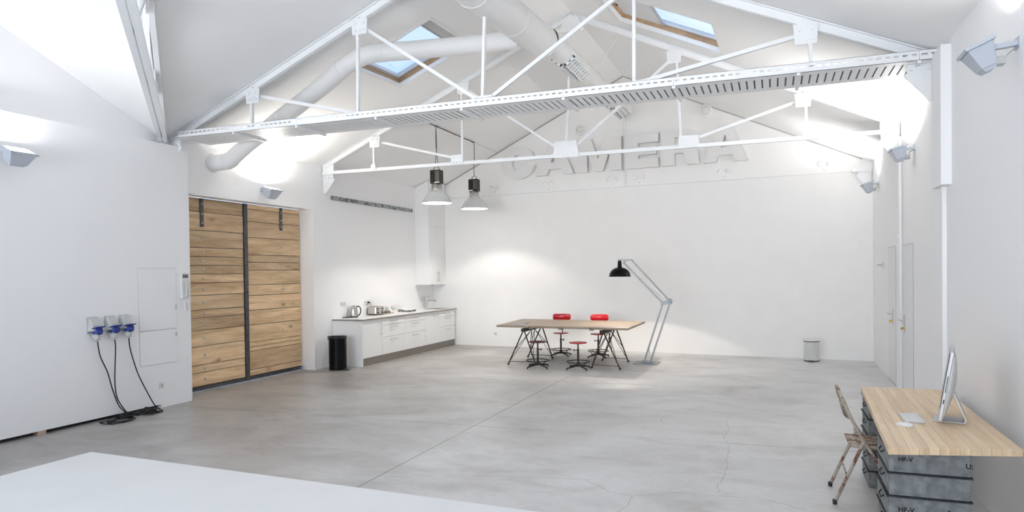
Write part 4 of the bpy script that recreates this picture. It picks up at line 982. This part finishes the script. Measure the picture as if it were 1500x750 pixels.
# ------------------------------------------------------------------ wall floodlights aimed at the ceiling
def flood(label, wall, s, power, col, reach=.20, tilt=.42, length=.28, spread=2.2, k=1.0):
    # wall: point on the wall; s: +1 room lies towards +x, -1 towards -x
    x, y, z = wall; R = thing('wall_floodlight', label, 'floodlight', wall, 'wall floodlights aimed up')
    W = Matrix.Translation(Vector((x+s*reach, y, z-.07))) @ Matrix.Rotation(tilt*s, 4, 'Y')
    T = lambda vs: [W @ Vector(v) for v in vs]
    a, c = .095*k, length/2; a2, c2 = .055*k, length*.33
    b = MB(); b.hexa(T([(-a2,-c2,-.08),(a2,-c2,-.08),(a2,c2,-.08),(-a2,c2,-.08)]), T([(-a,-c,.06),(a,-c,.06),(a,c,.06),(-a,c,.06)])); b.build('housing', FLOODGREY, R, bev=.006)
    b = MB()
    for x0,x1,y0,y1 in ((-a-.012,a+.012,-c-.012,-c+.012),(-a-.012,a+.012,c-.012,c+.012),(-a-.012,-a+.012,-c,c),(a-.012,a+.012,-c,c)):
        b.hexa(T([(x0,y0,.0605),(x1,y0,.0605),(x1,y1,.0605),(x0,y1,.0605)]), T([(x0,y0,.08),(x1,y0,.08),(x1,y1,.08),(x0,y1,.08)]))
    b.build('glass_rim', FLOODGREY, R)
    b = MB(); b.hexa(T([(-a+.013,-c+.013,.0605),(a-.013,-c+.013,.0605),(a-.013,c-.013,.0605),(-a+.013,c-.013,.0605)]), T([(-a+.013,-c+.013,.066),(a-.013,-c+.013,.066),(a-.013,c-.013,.066),(-a+.013,c-.013,.066)])); b.build('front_glass', GLOW, R)
    b = MB(); b.hexa(T([(-.03,-c2*.8,-.1),(.03,-c2*.8,-.1),(.03,c2*.8,-.1),(-.03,c2*.8,-.1)]), T([(-.04,-c2*.9,-.0805),(.04,-c2*.9,-.0805),(.04,c2*.9,-.0805),(-.04,c2*.9,-.0805)])); b.build('cooling_fins', FLOODGREY, R)
    b = MB(); e = W @ Vector((-s*.0,0,0)); b.bar((x,y+.0,z), W @ Vector((-s*a*.9,0,.03)), .05, .03); b.bar((x+s*.001,y-.045,z),(x+s*.001,y+.045,z),.012,.07); b.build('arm', FLOODGREY, R)
    q = W @ Vector((-s*.085,c*.3,-.06))
    b = MB(); b.box(q.x-.035,q.x+.035,q.y-.04,q.y+.04,q.z-.03,q.z+.02); b.build('terminal_box', GREYPLASTIC, R, bev=.006)
    b = MB(); b.tube(smooth([q, (q.x-s*.03,q.y,q.z-.01),(x+s*.05,y+.03,z-.06),(x+s*.006,y+.03,z-.02)],4), .005, 6); b.build('lead', GREYPLASTIC, R)
    d = (W.to_3x3() @ Vector((0,0,1))).normalized()
    area_light('floodlight_beam', W @ Vector((0,0,.085)), d, .15*k, length*.8, power, col, spread)
flood('nearest wall floodlight, high on the right wall above desk', (1.455, 5.26, 3.19), -1, FLOOD_W*1.5, (1,.985,.97), .20, .42, .21, 2.4, .8)
flood('second wall floodlight on the right, at the farther truss bracket', (XWR(10.0), 10.0, 3.29), -1, FLOOD_FAR_W*.62, (1,.975,.95), .17, .26, .26, 2.9, .9)
flood('farthest wall floodlight, on right wall next to back wall', (XWR(13.75), 13.75, 3.27), -1, FLOOD_FAR_W*.26, (1,.975,.95), .17, .30, .26, 2.3, .9)
flood('wall floodlight at far left edge, on the white partition', (-7.80, 5.12, 3.16), 1, FLOOD_W*.7, (1,.985,.97), .20, .42, .28, PI)
flood('wall floodlight above the wooden plank door', (XL, 9.42, 3.22), 1, FLOOD_FAR_W*.38, (1,.955,.89), .20, .30, .28, 2.9)
flood('added fill floodlight on the right wall behind the viewpoint', (1.455, .9, 3.19), -1, FLOOD_W, (1,.985,.97), .28, .42, .30)  # this fixture and the next are unseen, added to brighten the room
flood('added fill floodlight on the white partition behind the viewpoint', (-7.80, .9, 3.16), 1, FLOOD_W*.6, (1,.985,.97), .20, .30)

# ------------------------------------------------------------------ block letters on the gable
def letter_polys(ch):
    # outlines in a unit box, y up; first outline solid, others holes
    if ch == 'E': return [[(0,0),(1,0),(1,.27),(.40,.27),(.40,.385),(.93,.385),(.93,.615),(.40,.615),(.40,.73),(1,.73),(1,1),(0,1)]]
    if ch == 'M': return [[(0,0),(.255,0),(.255,.60),(.40,0),(.60,0),(.745,.60),(.745,0),(1,0),(1,1),(.66,1),(.50,.36),(.34,1),(0,1)]]
    if ch == 'A': return [[(0,0),(.29,0),(.345,.18),(.655,.18),(.71,0),(1,0),(.655,1),(.345,1)],[(.405,.385),(.595,.385),(.50,.74)]]
    if ch == 'R':
        arc = [(.60+.33*math.cos(a), .70+.30*math.sin(a)) for a in [PI/2-PI*k/12 for k in range(10)]]
        inn = [(.56+.10*math.cos(a), .70+.085*math.sin(a)) for a in [-PI/2+PI*k/8 for k in range(9)]]
        return [[(0,0),(.36,0),(.36,.34),(.52,.34),(.60,.32),(.635,.24),(.66,.06),(.68,0),(1,0),(.99,.10),(.975,.30),(.94,.40),(.86,.455)] + arc[::-1][1:] + [(0,1)], [(.36,.615)] + inn + [(.36,.785)]]
    if ch == 'C':
        out = [(.5+.5*math.cos(a), .5+.5*math.sin(a)) for a in [math.radians(32+296*k/40) for k in range(41)]]
        inn = [(.5+.17*math.cos(a), .5+.21*math.sin(a)) for a in [math.radians(332-304*k/26) for k in range(27)]]
        out = [(.5+.5*math.cos(a), .5+.5*math.sin(a)) for a in [math.radians(18+330*k/44) for k in range(45)]]
        inn = [(.48+.15*math.cos(a), .5+.24*math.sin(a)) for a in [math.radians(345-330*k/26) for k in range(27)]]
        return [out + [(.98,.43)] [:0] + inn]
def sign_letter(ch, label, x0, x1, z0, z1):
    cu = bpy.data.curves.new('outline', 'CURVE'); cu.dimensions = '2D'; cu.fill_mode = 'BOTH'; D = .13; cu.extrude = D/2
    for poly in letter_polys(ch):
        sp = cu.splines.new('POLY'); sp.points.add(len(poly)-1); sp.use_cyclic_u = True
        for p, (u, v) in zip(sp.points, poly): p.co = (u*(x1-x0)*1.0042, v*(z1-z0), 0, 1)
    t = bpy.data.objects.new('outline', cu); C.objects.link(t); dg = bpy.context.evaluated_depsgraph_get()
    me = bpy.data.meshes.new_from_object(t.evaluated_get(dg)); bpy.data.objects.remove(t); bpy.data.curves.remove(cu)
    me.name = 'sign_letter'; me.materials.clear(); me.materials.append(WLETTER)
    o = bpy.data.objects.new('sign_letter', me); C.objects.link(o)
    d = Vector((9.14,-.84,0)).normalized(); nrm = Vector((-d.y,d.x,0))*-1
    o.matrix_world = Matrix(((d.x,0,nrm.x,x0+nrm.x*(D/2-.072)),(d.y,0,nrm.y,YB(x0)+nrm.y*(D/2-.072)),(0,1,0,z0),(0,0,0,1)))
    tag(o, label, 'letter', 'block letters on the back gable')
WLETTER = plain('white_block_letter', (.79,.785,.78), .6)
sign_letter('C', 'thick white block letter C, first of the word on the back gable', -6.06, -5.17, 3.96, 4.73)
sign_letter('A', 'thick white block letter A between the C and the M', -5.15, -4.22, 4.0, 4.74)
sign_letter('M', 'thick white block letter M on the back gable', -4.17, -3.105, 4.0, 4.74)
sign_letter('E', 'thick white block letter E on the back gable', -3.03, -2.29, 4.0, 4.74)
sign_letter('R', 'thick white block letter R on the back gable', -2.24, -1.43, 4.0, 4.75)
sign_letter('A', 'thick white block letter A, last of the word on the back gable', -1.36, -.47, 4.0, 4.75)
def bulkhead(label, x, z, r):
    y = YB(x)+.07; R = thing('bulkhead_lamp', label, 'wall lamp', (x,y,z), 'round fittings on the back gable')
    b = MB(); b.lathe([(0,0.001),(r,.001),(r,.04),(r*.9,.055),(r*.7,.055)], (x,y,z), 24, (0,-1,0)); b.build('body', PLASTER, R)
    b = MB(); b.lathe([(r*.7,.056),(r*.6,.09),(r*.3,.11),(0,.115)], (x,y,z), 22, (0,-1,0)); b.build('dome', WPLASTIC, R)
    b = MB(); b.ring((x,y-.09,z), r*.72, .008, 22, 6, (0,1,0)); b.build('guard', PLASTER, R)
bulkhead('round white bulkhead lamp on gable above the letter M', -4.08, 4.98, .125)
bulkhead('round white fitting on gable above the letter R', -1.31, 5.10, .14)
b = MB(); b.cyl((-3.055,YB(-3.055)+.045,3.63),(-3.055,YB(-3.055)+.045,5.2),.025,10)
tag(b.build('conduit_pipe', WMETAL), 'vertical white conduit pipe on the gable between letters M and E', 'pipe')

# ------------------------------------------------------------------ desk and what stands on it
DZ0, DZ1 = .700, .740
def desk():
    A, B_, C_, D_ = Vector((.612,4.50,0)), Vector((1.315,4.68,0)), Vector((1.345,6.76,0)), Vector((.706,6.745,0))
    R = thing('desk_top', 'pale pine desk top of glued staves resting on zinc crates', 'desk', (1.0,5.6,DZ0)); n = 13
    for k in range(n):
        a0,a1,c0,c1 = A.lerp(B_,k/n),A.lerp(B_,(k+1)/n),D_.lerp(C_,k/n),D_.lerp(C_,(k+1)/n); e = (a1-a0).normalized()*.0004
        m = MB(); q = [a0+e,a1-e,c1-e,c0+e]; m.hexa([p+Vector((0,0,DZ0)) for p in q],[p+Vector((0,0,DZ1)) for p in q]); m.build('stave', DESKWOOD, R, bev=.0012)
desk()
NAMES5 = ['bottom', 'second from bottom', 'middle', 'second from top', 'top']
def text_mark(parent, body, size, M, name='stencil_lettering'):
    cu = bpy.data.curves.new('t', 'FONT'); cu.body = body; cu.size = size; cu.extrude = .0004; cu.offset = size*.035
    t = bpy.data.objects.new('t', cu); C.objects.link(t); dg = bpy.context.evaluated_depsgraph_get()
    me = bpy.data.meshes.new_from_object(t.evaluated_get(dg)); bpy.data.objects.remove(t); me.materials.clear(); me.materials.append(STENCIL); me.name = name
    me.transform(INV[parent.name] @ M); o = bpy.data.objects.new(name, me); C.objects.link(o); o.parent = parent
def crate(label, x0, x1, y0, y1, z0, h, group, marks):
    R = thing('metal_crate', label, 'crate', ((x0+x1)/2,(y0+y1)/2,z0), group); t = .005
    b = MB(); b.hexa([(x0+t,y0+t,z0+.0005),(x1-t,y0+t,z0+.0005),(x1-t,y1-t,z0+.0005),(x0+t,y1-t,z0+.0005)],[(x0+.004,y0+.004,z0+h-.011),(x1-.004,y0+.004,z0+h-.011),(x1-.004,y1-.004,z0+h-.011),(x0+.004,y1-.004,z0+h-.011)])
    b.build('body', GALV, R, bev=.003)
    b = MB(); g = .006
    for a in ((x0-g,x1+g,y0-g,y0+.012),(x0-g,x1+g,y1-.012,y1+g),(x0-g,x0+.012,y0,y1),(x1-.012,x1+g,y0,y1)): b.box(*a, z0+h-.011, z0+h-.0015)
    b.build('rim', GALVDARK, R)
    b = MB()      # pressed frame and ribs on the long side facing the viewer
    for a in ((x0+.035,x1-.035,z0+.018,z0+.024),(x0+.035,x1-.035,z0+h-.036,z0+h-.030)): b.box(a[0],a[1],y0+.003,y0+.011,a[2],a[3])
    for x in (x0+.034,x1-.040): b.box(x,x+.006,y0+.003,y0+.011,z0+.018,z0+h-.030)
    b.build('pressed_frame', GALV, R)
    for side in (x0,):
        b = MB(); ym = (y0+y1)/2
        b.tube([(side+.004,ym-.055,z0+h*.62),(side-.012,ym-.05,z0+h*.5),(side-.012,ym+.05,z0+h*.5),(side+.004,ym+.055,z0+h*.62)], .0045, 6); b.build('handle', GALVDARK, R)
    for body, u, v, sz, rot in marks:
        M = Matrix.Translation(Vector((x0+u, y0+.0045, z0+v))) @ Matrix.Rotation(PI/2, 4, 'X') @ Matrix.Rotation(rot, 4, 'Z'); text_mark(R, body, sz, M)
for k in range(5):
    mk = {4: [('HF-V',.055,.068,.036,0),('U:',.40,.052,.040,0)], 2: [('HF-V',.055,.045,.040,0),('S,',.31,.050,.04,0)]}.get(k, [])
    crate('%s zinc crate of the near stack under the desk' % NAMES5[k], .632+random.uniform(-.003,.003), 1.062+random.uniform(-.003,.003), 4.66, 5.14, k*.1398, .1398, 'near stack of zinc crates', mk)
for k in range(5):
    crate('%s zinc crate of the far stack under the desk' % NAMES5[k], .705+random.uniform(-.004,.004), 1.135+random.uniform(-.004,.004), 6.235, 6.69, k*.1398, .1398, 'far stack of zinc crates', [])

def computer():
    R = thing('desktop_computer', 'slim white and silver all-in-one computer standing on the desk', 'computer', (1.08,5.42,DZ1))
    rz = -.20; org = Vector((1.015,5.45,DZ1))     # local x: away from the user, y: along the screen
    W = Matrix.Translation(org) @ Matrix.Rotation(rz, 4, 'Z')
    tl = math.radians(9)
    S = W @ Matrix.Translation(Vector((.03,0,.035))) @ Matrix.Rotation(tl, 4, 'Y')
    hw, H = .24, .46
    def T(m, M): m.v = [tuple(M @ Vector(v)) for v in m.v]; return m
    m = MB(); m.box(0,.022,-hw,hw,0,H); T(m,S).build('bezel', ALU, R, bev=.005)
    m = MB(); m.box(-.0035,-.0005,-hw+.006,hw-.006,.085,H-.006); T(m,S).build('screen', SCREEN, R)
    m = MB(); n = 14; vs = []; fs = []
    for i in range(n+1):
        z = H*i/n; d = 0.022 + .046*math.sin(PI*i/n)**.8
        for j in range(7):
            y = -hw + 2*hw*j/6; e = .022 + (d-.022)*(1-abs(j/3-1)**3*.55); vs.append((e, y*.995, .002+z*.99))
    for i in range(n):
        for j in range(6): a = i*7+j; fs.append((a,a+1,a+8,a+7))
    b0 = len(vs); edge = [i*7 for i in range(n+1)]; edge2 = [i*7+6 for i in range(n+1)]
    vs += [(.0225,-hw*.995,.002+H*i/n*.99) for i in range(n+1)] + [(.0225,hw*.995,.002+H*i/n*.99) for i in range(n+1)]
    for i in range(n): fs.append((edge[i],edge[i+1],b0+i+1,b0+i)); fs.append((edge2[i+1],edge2[i],b0+n+1+i,b0+n+2+i))
    m.add(vs, fs, True); T(m,S).build('curved_back', ALU, R)
    m = MB(); m.box(.009,.014,-hw-.0012,-hw+.0005,.19,.30); T(m,S).build('disc_slot', BLACK, R)
    m = MB(); m.box(.008,.015,-hw-.0012,-hw+.0005,.115,.145); T(m,S).build('port', BLACK, R)
    # stand: foot plate, bent neck
    m = MB(); m.box(.0,.175,-.10,.10,.0008,.009); T(m,W).build('foot', ALU, R, bev=.004)
    m = MB(); pa = [(.172,.004),(.185,.012),(.184,.035),(.092,.265),(.082,.272)]; 
    for (x0,z0),(x1,z1) in zip(pa,pa[1:]): m.bar((x0,0,z0),(x1,0,z1),.20,.007,(1,0,.2))
    T(m,W).build('neck', ALU, R)
computer()
def keyboard():
    R = thing('keyboard', 'small white keyboard lying on the desk', 'keyboard', (.86,5.42,DZ1))
    W = Matrix.Translation(Vector((.87,5.40,DZ1))) @ Matrix.Rotation(.0, 4, 'Z')
    def T(m): m.v = [tuple(W @ Vector(v)) for v in m.v]; return m
    m = MB(); m.hexa([(-.055,-.145,.001),(.06,-.145,.001),(.06,.145,.001),(-.055,.145,.001)],[(-.055,-.145,.006),(.06,-.145,.018),(.06,.145,.018),(-.055,.145,.006)]); T(m).build('base', ALU, R, bev=.002)
    m = MB()
    for r in range(5):
        for c in range(14):
            x = -.046+r*.021; y = -.138+c*.0198; z = .0065+(x+.055)*.104; m.box(x,x+.017,y,y+.0165,z,z+.0035)
    T(m).build('keys', plain('white_key', (.82,.82,.82), .4), R, kind='stuff')
    R = thing('computer_mouse', 'white computer mouse on the desk in front of the keyboard', 'mouse', (.80,5.16,DZ1))
    m = MB(); n, k = 10, 14; vs = []; fs = []
    for i in range(n+1):
        u = -1+2*i/n; hw = .03*math.sqrt(max(0,1-abs(u)**3)); hh = .021*math.sqrt(max(0,1-abs(u)**2.4))
        for j in range(k):
            a = PI*j/(k-1); vs.append((.80+u*.055, 5.165+hw*math.cos(a)-u*.008, DZ1+.001+hh*math.sin(a)))
    for i in range(n):
        for j in range(k-1): a = i*k+j; fs.append((a,a+1,a+k+1,a+k))
    m.add(vs, fs, True); m.build('shell', WPLASTIC, R)
keyboard()

# ------------------------------------------------------------------ rusty folding chair
def folding_chair():
    Y0, Y1 = 5.76, 6.17; R = thing('folding_chair', 'old folding metal chair of flaking paint and rust at the desk', 'chair', (.58,5.97,0))
    for y, o in ((Y0,-1),(Y1,1)):
        b = MB(); b.tube(smooth([(.475,y,.80),(.50,y,.74),(.53,y,.665),(.60,y,.52),(.66,y,.42),(.78,y,.20),(.865,y,.014)],4), .0125, 10); l = b.build('front_leg', RUSTY, R)
        b = MB(); b.lathe([(0,0),(.016,0),(.017,.035),(0,.036)], (.867,y,.0008), 10); b.build('rubber_foot', BLACK, l)
        yy = y + o*.028
        b = MB(); b.tube([(.615,yy,.475),(.42,yy,.016)], .0125, 10); l = b.build('rear_leg', RUSTY, R)
        b = MB(); b.lathe([(0,0),(.016,0),(.017,.035),(0,.036)], (.419,yy,.0008), 10); b.build('rubber_foot', BLACK, l)
        b = MB(); b.bar((.60,y+o*.014,.50),(.72,y+o*.014,.33),.006,.018,(1,0,1)); b.build('hinge_link', RUSTY, R)
        b = MB(); b.lathe([(.016,0),(.014,.005),(0,.006)], (.612,y+o*.042,.47), 10, (0,o,0)); b.build('rivet', RUSTY, R)
    b = MB(); b.tube(smooth([(.475,Y0,.80),(.462,Y0+.05,.835),(.46,(Y0+Y1)/2,.845),(.462,Y1-.05,.835),(.475,Y1,.80)],5), .0125, 10); b.build('top_rail', RUSTY, R)
    b = MB(); n = 8; vs = []; fs = []
    for i in range(n+1):
        y = Y0+.012+(Y1-Y0-.024)*i/n; bow = -.022*(1-(2*i/n-1)**2)
        for x, z in ((.470,.795),(.476,.797),(.528,.645),(.520,.640)): vs.append((x+bow, y, z + (0 if z < .7 else .025*(1-(2*i/n-1)**2))))
    for i in range(n):
        for j in range(4): fs.append((i*4+j, i*4+(j+1) % 4, (i+1)*4+(j+1) % 4, (i+1)*4+j))
    fs += [(0,1,2,3),(n*4+3,n*4+2,n*4+1,n*4)]; b.add(vs, fs, True); b.build('backrest', RUSTY, R)
    b = MB(); b.hexa([(.525,Y0+.02,.425),(.86,Y0+.015,.412),(.86,Y1-.015,.412),(.525,Y1-.02,.425)],[(.52,Y0+.015,.452),(.865,Y0+.01,.440),(.865,Y1-.01,.440),(.52,Y1-.015,.452)]); b.build('seat', RUSTY, R, bev=.01)
    b = MB(); b.tube([(.505,Y0-.028,.216),(.505,Y1+.028,.216)], .008, 8); b.build('rear_stretcher', RUSTY, R)
    b = MB(); b.tube([(.80,Y0,.16),(.80,Y1,.16)], .008, 8); b.build('front_stretcher', RUSTY, R)
folding_chair()
